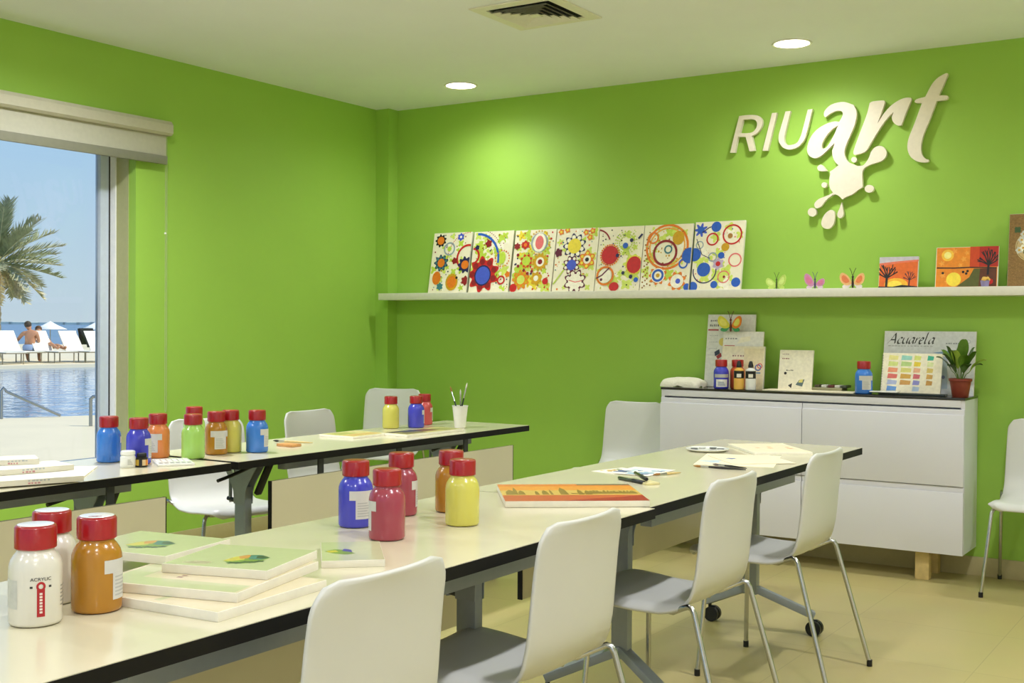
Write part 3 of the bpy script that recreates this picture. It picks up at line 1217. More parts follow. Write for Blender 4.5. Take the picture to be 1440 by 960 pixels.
RT_X0, RT_X1 = 3.0, 3.642
table('white folding table bearing the red skyline painting and papers before the sideboard', 3.316, -2.293, .636, 2.04, 1, 0)
table('white folding table bearing the stacked canvases and white paint bottle', 3.335, -4.3365, .64, 2.04, 1, R(0))
LT_X0, LT_X1 = 1.38, 1.9
table('white folding table bearing the brush cup, near the green corner', 1.64, -2.1875, .52, 2.025, -1, 0, leg_in=(.28, .4), pan_in=(.2, .11), rail_z=.668)
table('white folding table bearing the white jar and canvases beside the window', 1.64, -4.235, .52, 2.0, -1, 0, leg_in=(.4, .42), pan_in=(.2, .28), rail_z=.668)

# ================================================================= CHAIRS
def make_chair(label, group='white shell chairs'):
    t = thing('shell_chair', label, 'chair', (0, 0, 0), 0, group)
    # profile along the middle, from front lip to top of back (x forward)
    prof = [(.187, .418), (.182, .436), (.16, .446), (.08, .442), (0, .434), (-.07, .432), (-.135, .434), (-.188, .447), (-.222, .477), (-.24, .522), (-.248, .58),
            (-.254, .645), (-.262, .72), (-.272, .782), (-.28, .81)]
    seglen = [0]
    for a, b in zip(prof, prof[1:]):
        seglen.append(seglen[-1] + math.hypot(b[0] - a[0], b[1] - a[1]))
    Ltot = seglen[-1]

    def mid(s):
        s = min(max(s, 0), Ltot - 1e-6)
        for i in range(len(seglen) - 1):
            if seglen[i + 1] >= s:
                break
        k = (s - seglen[i]) / (seglen[i + 1] - seglen[i])
        P0 = Vector(prof[max(0, i - 1)])
        P1, P2 = Vector(prof[i]), Vector(prof[i + 1])
        P3 = Vector(prof[min(len(prof) - 1, i + 2)])
        return .5 * (2 * P1 + (P2 - P0) * k + (2 * P0 - 5 * P1 + 4 * P2 - P3) * k * k + (3 * P1 - P0 - 3 * P2 + P3) * k ** 3)

    def halfw(s):
        w = .203 - .014 * (s / Ltot) ** 2
        if s < .09:
            w -= .06 * (1 - math.sqrt(max(0, 1 - ((.09 - s) / .09) ** 2)))
        r = .06
        e = Ltot - s
        if e < r:
            w -= r * (1 - math.sqrt(max(0, 1 - ((r - e) / r) ** 2)))
        return w

    def surf(u, v):
        # finer steps near both ends
        s = Ltot * (.5 - .5 * math.cos(PI * u)) * .35 + Ltot * u * .65
        c = mid(s)
        d = (mid(s + .004) - mid(s - .004))
        d.normalize() if d.length else None
        n = Vector((d.y, -d.x))          # points to the sitter / upwards
        if n.y < 0 and s < Ltot * .4:
            n = -n
        q = (v - .5) * 2
        back = s / Ltot
        lift = .012 * abs(q) ** 2.2
        if abs(q) > .8 and back < .62:
            lift -= .022 * ((abs(q) - .8) / .2) ** 2 * min(1, (.62 - back) / .2)
        nn = Vector((d.y, -d.x))
        # towards front/up side
        nn = nn if nn.x + nn.y > 0 else -nn
        return (c.x + nn.x * lift, q * halfw(s), c.y + nn.y * lift)

    mb = MB()
    mb.grid(surf, 40, 16, WHITE_PL)
    sh = mb.build('shell', t, 60)
    md = sh.modifiers.new('thick', 'SOLIDIFY')
    md.thickness = .011
    md.offset = 0
    bv = sh.modifiers.new('soft', 'BEVEL')
    bv.width = .0045
    bv.segments = 2
    bv.limit_method = 'ANGLE'
    bv.angle_limit = R(50)
    dg = bpy.context.evaluated_depsgraph_get()
    me = bpy.data.meshes.new_from_object(sh.evaluated_get(dg))
    sh.modifiers.clear()
    sh.data = me
    # steel frame under the seat
    mb = MB()
    for x in (.07, -.1):
        mb.tube([(x, -.15, .417), (x, .15, .417)], .008, CHROME, 10)
    for y in (-.12, .12):
        mb.tube([(.1, y, .418), (-.14, y, .418)], .008, CHROME, 10)
    mb.build('seat_frame', t)
    for sy in (-1, 1):
        for path in ([(.03, .14, .42), (.075, .165, .418), (.098, .185, .41), (.106, .192, .395), (.125, .232, .012)],
                     [(-.09, .13, .418), (-.15, .17, .425), (-.195, .2, .448), (-.214, .207, .456), (-.226, .209, .453), (-.234, .211, .44), (-.355, .238, .012)]):
            pts = [(a, b * sy, c) for a, b, c in path]
            mb = MB()
            mb.tube(pts, .0085, CHROME, 12)
            lg = mb.build('leg', t, 60)
            f = Vector(pts[-1])
            mb = MB()
            mb.tube([f + Vector((0, 0, .012)), f + Vector((0, 0, -.012))], .0105, BLACK_PL, 12)
            mb.build('foot_cap', lg)
    return t


def place(o, x, y, rz, label, sz=1):
    o.location = (x, y, 0)
    o.rotation_euler.z = R(rz)
    o['label'] = label
    if sz != 1:
        o.scale = (1, 1, sz)


ch = make_chair('')
spots = [
    (3.507, -4.66, 180, 'white shell chair seen from behind, in front of the stacked canvases', 1),
    (3.507, -3.93, 180, 'white shell chair drawn up before the magenta and yellow paint bottles', 1),
    (3.507, -3.03, 180, 'white shell chair between the red skyline painting and the loose papers', 1),
    (3.507, -2.17, 180, 'white shell chair at the table end in front of the white sideboard', 1),
    (4.20, -.385, -90, 'white shell chair against the wall beside the potted plant end of the sideboard', 1),
    (1.985, -.41, -90, 'white shell chair against the wall between the brush cup and the sideboard', 1),
    (.44, -.60, -72, 'white shell chair in the green corner behind the yellow bottle and brush cup', 1.035),
    (1.235, -1.80, 2, 'white shell chair half hidden behind the loose brushes on the window side table', 1),
    (1.21, -2.56, -16, 'white shell chair behind the green and orange bottles, seat seen under the table', 1),
]
for i, (x, y, rz, lab, sz) in enumerate(spots):
    place(ch if i == 0 else dup(ch), x, y, rz, lab, sz)

# ================================================================ BOTTLES
LABEL_W = M('grey white bottle label', (206, 204, 198), .5)
LABEL_G = M('grey bottle print', (176, 176, 172), .5)
BR = .0435
_cap = None
_bottle_data = {}


def patch(mb, a0, a1, z0, z1, r, m, n=10):
    mb.grid(lambda u, v: (r * math.cos(R(a0 + (a1 - a0) * u)), r * math.sin(R(a0 + (a1 - a0) * u)), z0 + (z1 - z0) * v), n, 1, m)


def cap_mb(r=.0335, h=.038, rib=True, m=RED_CAP):
    mb = MB()
    N = 72
    prof = [(r - .003, 0), (r, .002), (r, h - .004), (r - .0015, h - .001), (r - .004, h), (0, h)]

    def fn(u, v):
        pass
    rings = []
    for (rr, z) in prof[:-1]:
        ring = []
        for k in range(N):
            q = rr + (.0006 if rib and k % 2 and .001 < z < h - .002 else 0)
            ring.append(mb.bm.verts.new((q * math.cos(2 * PI * k / N), q * math.sin(2 * PI * k / N), z)))
        rings.append(ring)
    fs = []
    for a, b in zip(rings, rings[1:]):
        for k in range(N):
            fs.append(mb.bm.faces.new((a[k], a[(k + 1) % N], b[(k + 1) % N], b[k])))
    fs.append(mb.bm.faces.new(rings[-1]))
    fs.append(mb.bm.faces.new(rings[0][::-1]))
    mb._setm(fs, m)
    return mb


def bottle(label, px, py, rgb, group, lab=180, style='T', base=TZ, s=1, pos=None, cap_glare=0):
    """squeeze bottle of paint; lab = turn of its label to the right of the viewer's line"""
    global _cap
    p = pos or at(px, py, Z=base)
    # the pixel is the front of the foot: step back by the radius
    d = Vector((p.x - CAM.x, p.y - CAM.y)).normalized()
    x, y = p.x + d.x * BR * s, p.y + d.y * BR * s
    t = thing('paint_bottle', label, 'paint bottle', (x, y, base), to_cam(x, y) + R(lab), group)
    t.scale = (s, s, s * 1.065)
    if rgb not in _bottle_data:
        mb = MB()
        m = M('bottle %d %d %d' % rgb, rgb, .22, spec=.5, coat=.25, vary=.02, scale=20)
        r = BR
        mb.lathe([(0, .002), (r - .006, .001), (r - .002, .0025), (r, .007), (r, .086), (r - .0008, .095), (r - .0035, .103), (r - .0085, .1105), (r - .013, .1155),
                  (.03, .1185), (.03, .124), (0, .124)], m, 48)
        _bottle_data[rgb] = mb.build('body', t, 50)
    else:
        c = _bottle_data[rgb].copy()
        COL.objects.link(c)
        c.parent = t
    if _cap is None:
        _cap = cap_mb().build('cap', t, 40)
        _cap.location.z = .1195
    else:
        c = _cap.copy()
        COL.objects.link(c)
        c.parent = t
    if cap_glare:  # white disc paints in the window's reflection on the cap top
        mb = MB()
        mb.lathe([(.0295, .1577), (.0295, .1582), (.0285, .1584), (0, .1584)], M('white cap glare', (246, 246, 248), .2, coat=.3), 36)
        if cap_glare > 1:
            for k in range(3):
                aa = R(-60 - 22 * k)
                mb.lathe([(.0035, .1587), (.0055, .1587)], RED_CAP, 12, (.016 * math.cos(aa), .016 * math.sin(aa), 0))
        mb.build('cap_glare_disc', t)
    mb = MB()
    r = BR + .0004
    if style == 'T':
        patch(mb, -53, 53, .066, .088, r, LABEL_W)
        patch(mb, -32, 32, .022, .066, r, LABEL_W, 8)
        for k in range(6):
            patch(mb, -26, 20 - 5 * (k % 3), .028 + .006 * k, .0305 + .006 * k, r + .0002, LABEL_G, 6)
        mb.build('label', t)
    elif style == 'front':
        patch(mb, -45, 45, .012, .052, r, paint((226, 226, 220)))
        patch(mb, -60, 60, .062, .08, r, LABEL_G)
        for k in range(4):
            patch(mb, -30, 28 - 4 * k, .018 + .006 * k, .021 + .006 * k, r + .0002, paint((100, 120, 160)), 6)
        mb.build('label', t)
    elif style == 'acrylic':
        DK = ink((60, 58, 52))
        me = text_mesh('ACRYLIC', 1, 0, .01)
        xs = [v.co.x for v in me.vertices]
        W, hh = .034, .0072
        sx = W / (max(xs) - min(xs))
        cx = (max(xs) + min(xs)) / 2
        mb.add_mesh(me, DK, lambda c: ((r + .0003) * math.cos((c.x - cx) * sx / r), (r + .0003) * math.sin((c.x - cx) * sx / r), .0745 + c.y * hh))
        bpy.data.meshes.remove(me)
        LR = ink((168, 26, 32))
        patch(mb, -8.5, 8.5, .018, .061, r, LR, 4)
        mb.grid(lambda u, v: ((r + .0002) * math.cos((.0075 * (.5 + .5 * v) * math.cos(2 * PI * u)) / r), (r + .0002) * math.sin((.0075 * (.5 + .5 * v) * math.cos(2 * PI * u)) / r),
                              .0655 + .0075 * (.5 + .5 * v) * math.sin(2 * PI * u)), 20, 1, LR, closed_u=True)
        for sgn in (-1, 1):
            patch(mb, sgn * 17, sgn * 23, .063, .0665, r, DK, 2)
        for k in range(7):
            patch(mb, -3, 3, .0235 + .0048 * k, .0268 + .0048 * k, r + .0003, paint((226, 210, 200)), 2)
        patch(mb, -98, -52, .03, .075, r, paint((190, 190, 180)), 8)
        for k in range(6):
            patch(mb, 52, 92, .03 + .006 * k, .032 + .006 * k, r, paint((130, 130, 120)), 6)
        mb.build('lettering', t)
    else:
        mb.bm.free()
    return t


WHT, OCH, VIO, MAG, YLW, LGR, ORA, BLU, PNK = (216, 212, 198), (174, 120, 28), (66, 68, 190), (158, 62, 78), (206, 200, 92), (166, 212, 104), (226, 136, 74), (58, 124, 212), (200, 80, 80)
GN = 'paint bottles on the canvas table'
bottle('white paint bottle with red strip and lettering on its front', 50, 884, WHT, GN, 11, 'acrylic', cap_glare=1)
bottle('white paint bottle almost hidden behind the lettered white one', 73, 853, WHT, GN, 60, 'plain', cap_glare=1)
bottle('mustard paint bottle standing beside the lettered white bottle', 136, 865, OCH, GN, 70, cap_glare=2)
bottle('violet-blue paint bottle beside two magenta ones', 500, 743.5, VIO, GN, 32)
bottle('magenta paint bottle in front of its group, label turned aside', 544, 762, MAG, GN, -89)
bottle('magenta paint bottle behind, between the violet and mustard bottles', 564, 727, MAG, GN, 93)
bottle('mustard paint bottle half hidden behind the bright yellow one', 634, 722, OCH, GN, 180)
bottle('bright yellow paint bottle without visible label, beside the red skyline painting', 650, 741.5, YLW, GN, 180)
GL = 'paint bottles on the window table'
bottle('sky-blue paint bottle closest to the window, beside the white canvases', 153, 651, BLU, GL, 117)
bottle('violet paint bottle behind the little white and black jars', 195, 654, VIO, GL, 82)
bottle('orange paint bottle behind the violet one', 222, 645, ORA, GL, -33)
bottle('light green paint bottle standing behind the white palette tray', 271.5, 646, LGR, GL, 180)
bottle('second light green bottle, only its cap showing over the first', 273, 630, LGR, GL, 180)
bottle('mustard paint bottle between the light green and yellow bottles', 304, 640, OCH, GL, 24)
bottle('yellow paint bottle partly behind the mustard one on the window table', 324, 637, YLW, GL, 180)
bottle('sky-blue paint bottle at the end of its row, beside loose brushes', 361.5, 637, BLU, GL, 70)
GF = 'paint bottles by the brush cup'
bottle('yellow paint bottle in front of the corner chair', 549.5, 603, YLW, GF, 180, s=.94)
bottle('violet-blue paint bottle in front of the corner chair, beside a red one', 585, 602, VIO, GF, 100, s=.94)
bottle('rosy red paint bottle tucked behind the violet-blue one near the brush cup', 597, 597.8, PNK, GF, 100, s=.94)
GC = 'paint bottles on the sideboard'
CT = CZ1
bottle('violet paint bottle with wide white label on the sideboard', 1014, 0, VIO, GC, 5, 'front', CT, pos=at(1014, 548, Y=-.296), s=.95)
bottle('orange-red paint bottle with red cap behind two small bottles on the sideboard', 1037, 0, (206, 92, 50), GC, 170, 'T', CT, pos=at(1037, 548, Y=-.235), s=.95)
bottle('sky-blue paint bottle on the sideboard beside the colour chart', 1214, 0, BLU, GC, 22, 'T', CT, pos=at(1214.5, 552, Y=-.29), s=1.0)


def small_bottle(label, px, yy, rgb):
    p = at(px, 548, Y=yy)
    t = thing('dropper_bottle', label, 'paint bottle', (p.x, yy, CT), to_cam(p.x, yy), 'little black-capped bottles on the sideboard')
    m = M('small bottle %d %d %d' % rgb, rgb, .25, coat=.2)
    mb = MB()
    mb.lathe([(0, 0), (.025, 0), (.028, .003), (.028, .095), (.025, .108), (.012, .118), (.012, .124), (0, .124)], m, 28)
    mb.build('body', t)
    mb = MB()
    mb.lathe([(0, .12), (.014, .12), (.014, .13), (.009, .15), (.006, .155), (0, .155)], BLACK_PL, 20)
    mb.build('cap', t)
    mb = MB()
    patch(mb, -70, 70, .062, .102, .0284, BLACK_PL)
    patch(mb, -25, 25, .067, .086, .0287, paint((236, 230, 214)), 6)
    mb.build('label', t)


small_bottle('small golden bottle with black cap and label on the sideboard', 1039, -.272, (226, 176, 76))
small_bottle('small white bottle with black cap and label on the sideboard', 1055.5, -.270, (226, 226, 220))

# small jars on the window table
p = at(180, 658, Z=TZ)
j = thing('jar', 'small white screw-top jar in front of the violet bottle', 'jar', (p.x - .02, p.y + .016, TZ), to_cam(p.x, p.y), 'small paint jars')
JW = M('white jar plastic', (236, 236, 230), .25, coat=.2)
mb = MB()
mb.lathe([(0, 0), (.024, 0), (.0265, .004), (.0265, .036), (.023, .042), (.02, .044), (0, .044)], JW, 32)
mb.build('body', j)
cp_ = cap_mb(.0245, .016, True, JW).build('lid', j)
cp_.location.z = .0435
mb = MB()
for k in range(4):
    patch(mb, -2, 38 - 6 * k, .012 + .005 * k, .0145 + .005 * k, .0268, LABEL_G, 6)
mb.build('label', j)
p = at(199, 657, Z=TZ)
j = thing('jar', 'small black jar with yellow label beside the white screw-top jar', 'jar', (p.x - .016, p.y + .014, TZ), to_cam(p.x, p.y), 'small paint jars')
mb = MB()
mb.lathe([(0, 0), (.019, 0), (.0215, .003), (.0215, .03), (.017, .036), (0, .036)], M('black glass', (22, 18, 18), .1), 28)
mb.build('body', j)
cp_ = cap_mb(.0165, .014, True, BLACK_PL).build('lid', j)
cp_.location.z = .0355
mb = MB()
patch(mb, -85, -25, .006, .027, .0218, paint((206, 170, 60)), 8)
patch(mb, 5, 38, .006, .027, .0218, paint((226, 196, 150)), 6)
patch(mb, 38, 75, .006, .027, .0218, paint((220, 140, 60)), 6)
mb.build('label', j)


# ============================================================ FLAT THINGS ON TABLES
def slab(name, label, cat, front, right, left, z0, th, group=None, side=CANVAS_S, face=None, bev=.0012, depth=None, width=None):
    """board lying flat: pixels of the corner towards the camera, of the corner along its right edge and of the one along its left edge"""
    z = z0 + th
    A, B, C = at(*front, Z=z), at(*right, Z=z), at(*left, Z=z)
    u = (B - A)
    lu = width or u.length
    u.normalize()
    v = Vector((-u.y, u.x, 0))
    lv = depth or abs((C - A).dot(v))
    mb = MB()
    rot = Matrix((u, v, Vector((0, 0, 1)))).transposed()
    o = Vector((0, 0, th))
    mb.box(u * lu / 2 + v * lv / 2 + Vector((0, 0, th / 2)), (lu, lv, th), side, rot=rot, bev=bev)
    ar = Art(mb, o, u * lu, v * lv)
    if face:
        ar.rect(.006, .006, .994, .994, face)

    def done():
        ob = mb.build(name, normals=True)
        ob.location = (A.x, A.y, z0)
        return tag(ob, label, cat, group)
    return ar, done


GCV = 'wrapped canvases stacked on the table'
COVER = M('pale green cover sheet', (200, 205, 160), .25, coat=.4, vary=.02)
COVER2 = M('warm cover sheet', (224, 211, 176), .25, coat=.4, vary=.02)
PG, PDG, PT, PY, PO = [paint(c, .3) for c in ((120, 150, 50), (40, 70, 40), (60, 120, 110), (200, 190, 70), (200, 140, 60))]


def landscape(ar, cx, cy, w, h, ang=0):
    """little printed picture of a meadow with trees"""
    ca, sa = math.cos(ang), math.sin(ang)

    def q(x, y):
        return (cx + (x * ca - y * sa) * w, cy + (x * sa + y * ca) * h)
    ar.shape([q(-.5, .0), q(-.3, .3), q(0, .45), q(.3, .35), q(.5, .05), q(.3, -.3), q(0, -.4), q(-.3, -.3)], PG)
    ar.shape([q(-.5, .0), q(-.3, .3), q(-.05, .42), q(-.05, 0), q(-.3, -.1)], PY)
    ar.shape([q(-.2, .35), q(0, .45), q(.1, .4), q(0, .1), q(-.15, .1)], PO)
    ar.shape([q(.05, .4), q(.3, .35), q(.5, .05), q(.3, -.1), q(.05, 0)], PT)
    ar.shape([q(.2, .3), q(.35, .28), q(.5, .05), q(.35, .0), q(.2, .05)], PDG)
    for k in range(5):
        ar.flower(*q(-.3 + .15 * k, -.25 - .05 * (k % 2)), .05 * w / .5, 5, PDG, depth=.4)


ar, done = slab('canvas', 'bottom canvas of the stack, plain white and jutting out towards the table edge', 'canvas', (306.5, 861), (459.5, 815), (174, 839.5), TZ, .017, GCV, face=COVER2, depth=.3)
ar.rect(.05, .5, .6, .55, COVER)
done()
ar, done = slab('canvas', 'middle canvas of the stack, lying askew under the two with printed meadows', 'canvas', (333.5, 834), (448, 789), (176, 810), TZ + .0172, .017, GCV, face=COVER2, depth=.3)
ar.rect(.02, .03, .2, .97, COVER)
ar.rect(.0, .8, .9, .97, COVER)
ar.disc(.45, .72, .1, PY)
ar.scribble(.25, .55, .3, .05, paint((120, 80, 70)))
done()
ar, done = slab('canvas', 'top canvas of the stack, printed meadow picture facing the lone table side chair', 'canvas', (375.5, 802.5), (446, 773.5), (242, 787), TZ + .0344, .017, GCV, face=COVER)
landscape(ar, .40, .40, .5, .38, R(-62))
ar.scribble(.1, .62, .12, .25, paint((170, 160, 120)), 3)
done()
ar, done = slab('canvas', 'canvas behind the mustard bottle, printed meadow picture on its pale cover', 'canvas', (232.5, 782), (324, 757.5), (176, 773), TZ + .0344, .017, GCV, face=COVER, depth=.24)
landscape(ar, .42, .46, .5, .42, R(-62))
done()
ar, done = slab('canvas', 'single canvas lying by itself in front of the violet and magenta bottles', 'canvas', (541.5, 786.5), (533.5, 760.5), (452, 788), TZ, .015, 'single canvases', face=COVER)
ar.shape([(.35, .45), (.5, .55), (.6, .75), (.5, .95), (.38, .8), (.3, .6)], PG)
ar.shape([(.42, .5), (.55, .5), (.62, .62), (.5, .66)], paint((80, 80, 150), .3))
ar.shape([(.45, .72), (.55, .76), (.5, .92), (.42, .86)], PY)
done()

# red skyline painting
ar, done = slab('painting', 'wide red and orange skyline painting lying flat on the table', 'painting', (710.5, 704.5), (914, 703.5), (702, 681), TZ + .0006, .018, 'flat paintings')
ar.rect(0, 0, 1, 1, paint((208, 132, 56), .35))
ar.rect(0, .0, 1, .32, paint((190, 82, 44), .35))
ar.shape([(.4, 0), (1, 0), (1, .3), (.8, .2), (.55, .1)], paint((160, 16, 24), .35))
ar.rect(0, .34, 1, .62, paint((206, 172, 84), .35))
ar.rect(0, .62, 1, .86, paint((222, 146, 50), .35))
ar.rect(0, .86, 1, 1, paint((212, 120, 50), .35))
ar.rect(.6, .93, 1, 1, paint((110, 96, 70), .35))
SK = paint((136, 110, 40), .35)
rr = random.Random(5)
for x, w, h in ((.03, .07, .3), (.09, .03, .45), (.12, .05, .25), (.24, .03, .22), (.29, .05, .26), (.35, .02, .3), (.42, .06, .42), (.55, .04, .3), (.6, .05, .25)):
    ar.shape([(x, .36), (x + w, .36), (x + w * .9, .36 + h * .7), (x + w * .5, .36 + h), (x + w * .1, .36 + h * .6)], SK)
for k in range(14):
    x = .64 + k * .024
    ar.shape([(x, .42), (x + .03, .42), (x + .024, .5 + rr.uniform(0, .12)), (x + .006, .5 + rr.uniform(0, .1))], SK)
ar.rect(.5, .4, .98, .44, SK)
done()

# left: canvases at the window
GW = 'white canvases by the window'
for lab, fr, ri, le, z0, m in (
        ('lowest white canvas by the window, at the table edge', (-20, 678), (118, 668.5), (-140, 655), TZ + .0045, 0),
        ('middle white canvas of the pile by the window', (-40, 664), (104.5, 653), (-160, 646), TZ + .023, 1),
        ('topmost white canvas of the pile by the window', (-70, 650), (55, 644.5), (-160, 640), TZ + .0415, 2)):
    ar, done = slab('canvas', lab, 'canvas', fr, ri, le, z0, .018, GW, depth=.26 if m == 0 else .2 - .04 * m, face=PAPER)
    ob = done()
    # printed spine facing the room
    A, B = at(*fr, Z=z0 + .018), at(*ri, Z=z0 + .018)
    u = B - A
    mb = MB()
    lu = u.length
    sp = Art(mb, Vector((0, 0, 0)), u, Vector((0, 0, .018)))
    f0 = {0: .42, 1: .48, 2: .64}[m]
    sp.scribble(f0, .15, .13, .35, paint((200, 140, 144)), 4)
    sp.scribble(f0, .6, .24, .28, paint((178, 184, 184)), 6)
    nrm = u.normalized().cross(Vector((0, 0, 1)))
    s_ = mb.build('spine_lettering', ob, normals=False)
    s_.location = nrm * .0004
ar, done = slab('paper_sheet', 'loose white sheet under the canvases by the window', 'paper', (114, 672.5), (137, 655), (60, 668), TZ, .004, None, side=PAPER, depth=.25, bev=0)
done()

# palette tray
ar, done = slab('palette_tray', 'white slotted palette tray in front of the light green bottle', 'palette', (222, 653), (274, 651), (215, 645), TZ, .008, 'palettes', side=JW, bev=.002)
for k in range(6):
    ar.rect(.06 + .155 * k, .12, .17 + .155 * k, .3, paint((120, 122, 110)))
    ar.rect(.06 + .155 * k, .45, .17 + .155 * k, .85, paint((226, 226, 214)))
done()


# paint brush
def brush(label, p0, p1, handle, tipc, group='loose paint brushes', L_=.2, zz=TZ):
    """lies from tail pixel p0 to tip pixel p1"""
    a, b = at(*p0, Z=zz + .004), at(*p1, Z=zz + .004)
    t = thing('paint_brush', label, 'brush', (a.x, a.y, zz + .0048), math.atan2(b.y - a.y, b.x - a.x), group)
    l = (b - a).length
    brush_parts(t, l, handle, tipc)
    return t


def brush_parts(t, l, handle, tipc, tip=.03, fer=.03):
    mb = MB()
    mb.tube([(0, 0, 0), (l * .1, 0, 0), (l * .45, 0, 0), (l - tip - fer, 0, 0)], [.0015, .0028, .0045, .0034], handle, 10)
    mb.build('handle', t)
    mb = MB()
    mb.tube([(l - tip - fer, 0, 0), (l - tip, 0, 0)], [.0036, .0036], CHROME, 10)
    mb.build('ferrule', t)
    mb = MB()
    mb.tube([(l - tip, 0, 0), (l - tip * .5, 0, 0), (l, 0, 0)], [.0034, .0042, .0008], tipc, 8)
    mb.build('bristles', t)


BRIS = M('brown bristles', (150, 104, 50), .8)
BRB = M('black brush handle', (24, 22, 22), .3, coat=.3)
brush('black-handled brush lying in front of the loose white sheets', (1049, 660.5), (975, 655), BRB, BRIS)
brush('second black brush crossing the first in front of the loose sheets', (1050, 658.5), (1002, 652.5), BRB, M('grey bristles', (120, 110, 100), .8))
GRB = M('dark green handle', (48, 60, 20), .3, coat=.3)
for lab, a, b in (('dark green marker pen lying beyond the red skyline painting', (870, 671.5), (906, 678.5)), ('short dark green pen crossing the marker beyond the skyline painting', (893, 669.5), (909.5, 679))):
    A, B = at(*a, Z=TZ + .006), at(*b, Z=TZ + .006)
    t = thing('marker_pen', lab, 'pen', (A.x, A.y, TZ + (.006 if a[0] < 880 else .018)), math.atan2(B.y - A.y, B.x - A.x), 'green pens on the table')
    l = (B - A).length
    mb = MB()
    mb.tube([(0, 0, 0), (.004, 0, 0), (l * .55, 0, 0)], [.0045, .006, .006], GRB, 12)
    mb.build('barrel', t)
    mb = MB()
    mb.tube([(l * .55, 0, 0), (l * .56, 0, 0), (l - .004, 0, 0), (l, 0, 0)], [.006, .0068, .0066, .005], BLACK_PL, 12)
    mb.build('cap', t)
ar, done = slab('eraser', 'pale rectangular eraser beside the green pens', 'eraser', (909, 679), (928, 678), (907, 675), TZ, .008, None, side=paint((214, 204, 150)), bev=.002)
done()

# watercolour sheets pile
GPS = 'loose papers on the skyline table'
CS = [paint(c) for c in ((214, 204, 120), (150, 180, 200), (70, 90, 130), (206, 170, 90), (190, 210, 220), (120, 140, 80))]


def sheet(label, front, right, left, z0, seed, cols, depth=None, th=.0012, name='painted_sheet', cat='paper', n=10, face=PAPER):
    ar, done = slab(name, label, cat, front, right, left, z0, th, GPS, side=face, bev=0, depth=depth)
    rr = random.Random(seed)
    for k in range(n):
        ar.flower(rr.uniform(.12, .88), rr.uniform(.12, .88), rr.uniform(.06, .17), rr.choice((3, 4, 5)), rr.choice(cols), depth=.5)
    return done()


sheet('yellow-green watercolour sheet, pointing at the wall chair', (862, 666), (905, 661), (836, 661.5), TZ, 3, [CS[0], CS[3], CS[5]])
sheet('blue and white watercolour sheet, lying over the yellow-green one', (912, 669), (950, 660.5), (868, 661), TZ + .0016, 5, [CS[1], CS[2], CS[4]], n=14)
mb = MB()
A, B = at(925, 668.5, Z=TZ + .003), at(957, 664.5, Z=TZ + .003)
brush('brown wooden brush at the edge of the blue watercolour sheet', (957, 664.5), (918, 667.5), WOODL, BRIS)
mb.bm.free()
sheet('cream sheet under the black brushes, blue smudge on it', (975, 652.5), (1088, 657), (1000, 637.5), TZ, 8, [CS[4]], n=2, face=PAPER2)
ar, done = slab('paper_sheet', 'white sheet with a blue smudge, lying over the cream one', 'paper', (1030, 652), (1120, 651), (1012, 640), TZ + .0016, .0015, GPS, side=PAPER2, bev=0)
ar.flower(.22, .6, .09, 5, paint((80, 100, 160)), depth=.4)
ar.stroke([(.05, .7), (.2, .62)], .03, paint((170, 190, 200)))
done()
ar, done = slab('sketch_pad', 'thick white sketch pad with orange marks by the sideboard', 'sketch pad', (1060.5, 636), (1143, 635.5), (1030, 623.5), TZ, .01, None, side=PAPER, face=PAPER2)
for x, y, w in ((.3, .5, .05), (.5, .45, .06), (.55, .6, .05), (.82, .4, .07), (.85, .55, .05)):
    ar.flower(x, y, w, 5, paint((226, 160, 90)), depth=.4)
done()
# round palette with wells
p = at(992, 634.5, Z=TZ)
pl = thing('round_palette', 'round white palette with wells, beside the sketch pad', 'palette', (p.x, p.y + .02, TZ), 0, 'palettes')
mb = MB()
mb.lathe([(0, .004), (.06, .004), (.075, .006), (.085, .012), (.088, .012), (.088, .009), (.07, .0), (0, 0)], JW, 40)
mb.build('plate', pl)
for k in range(8):
    a = k * PI / 4
    mb = MB()
    mb.lathe([(0, .0), (.013, 0), (.016, .004)], paint((110, 112, 110)) if k % 3 else paint((200, 200, 196)), 14, (.058 * math.cos(a), .058 * math.sin(a), .005))
    mb.build('well', pl)

# brushes and scraps on the window table
brush('wooden brush with a dark tip beside the sky-blue bottle row', (440, 622.5), (384, 619.5), WOODL, BLACK_PL)
ar, done = slab('wood_block', 'small orange wooden block lying beside the wooden brush', 'block', (410, 625), (424, 623.5), (404, 621.5), TZ, .012, None, side=paint((206, 150, 90)), bev=.003)
done()
GB = 'booklets near the brush cup'
ar, done = slab('booklet', 'white booklet with tan cover in front of the yellow bottle', 'booklet', (497, 614), (547, 608.5), (481, 607), TZ, .01, GB, side=PAPER, face=paint((206, 196, 130)))
ar.rect(.1, .1, .9, .45, paint((200, 170, 100)))
ar.rect(.1, .5, .6, .9, paint((170, 170, 90)))
done()
ar, done = slab('booklet', 'white booklet with dark picture cover in front of the violet-blue bottle', 'booklet', (572, 611), (652, 602.5), (538, 604.5), TZ, .012, GB, side=PAPER, face=paint((190, 180, 110)), depth=.16)
for x0, y0, x1, y1, c in ((.05, .1, .4, .6, (120, 110, 60)), (.4, .3, .7, .9, (110, 70, 40)), (.2, .5, .5, .95, (60, 60, 80)), (.7, .1, .95, .8, (150, 150, 80)), (.05, .65, .2, .95, (40, 40, 60))):
    ar.rect(x0, y0, x1, y1, paint(c))
done()

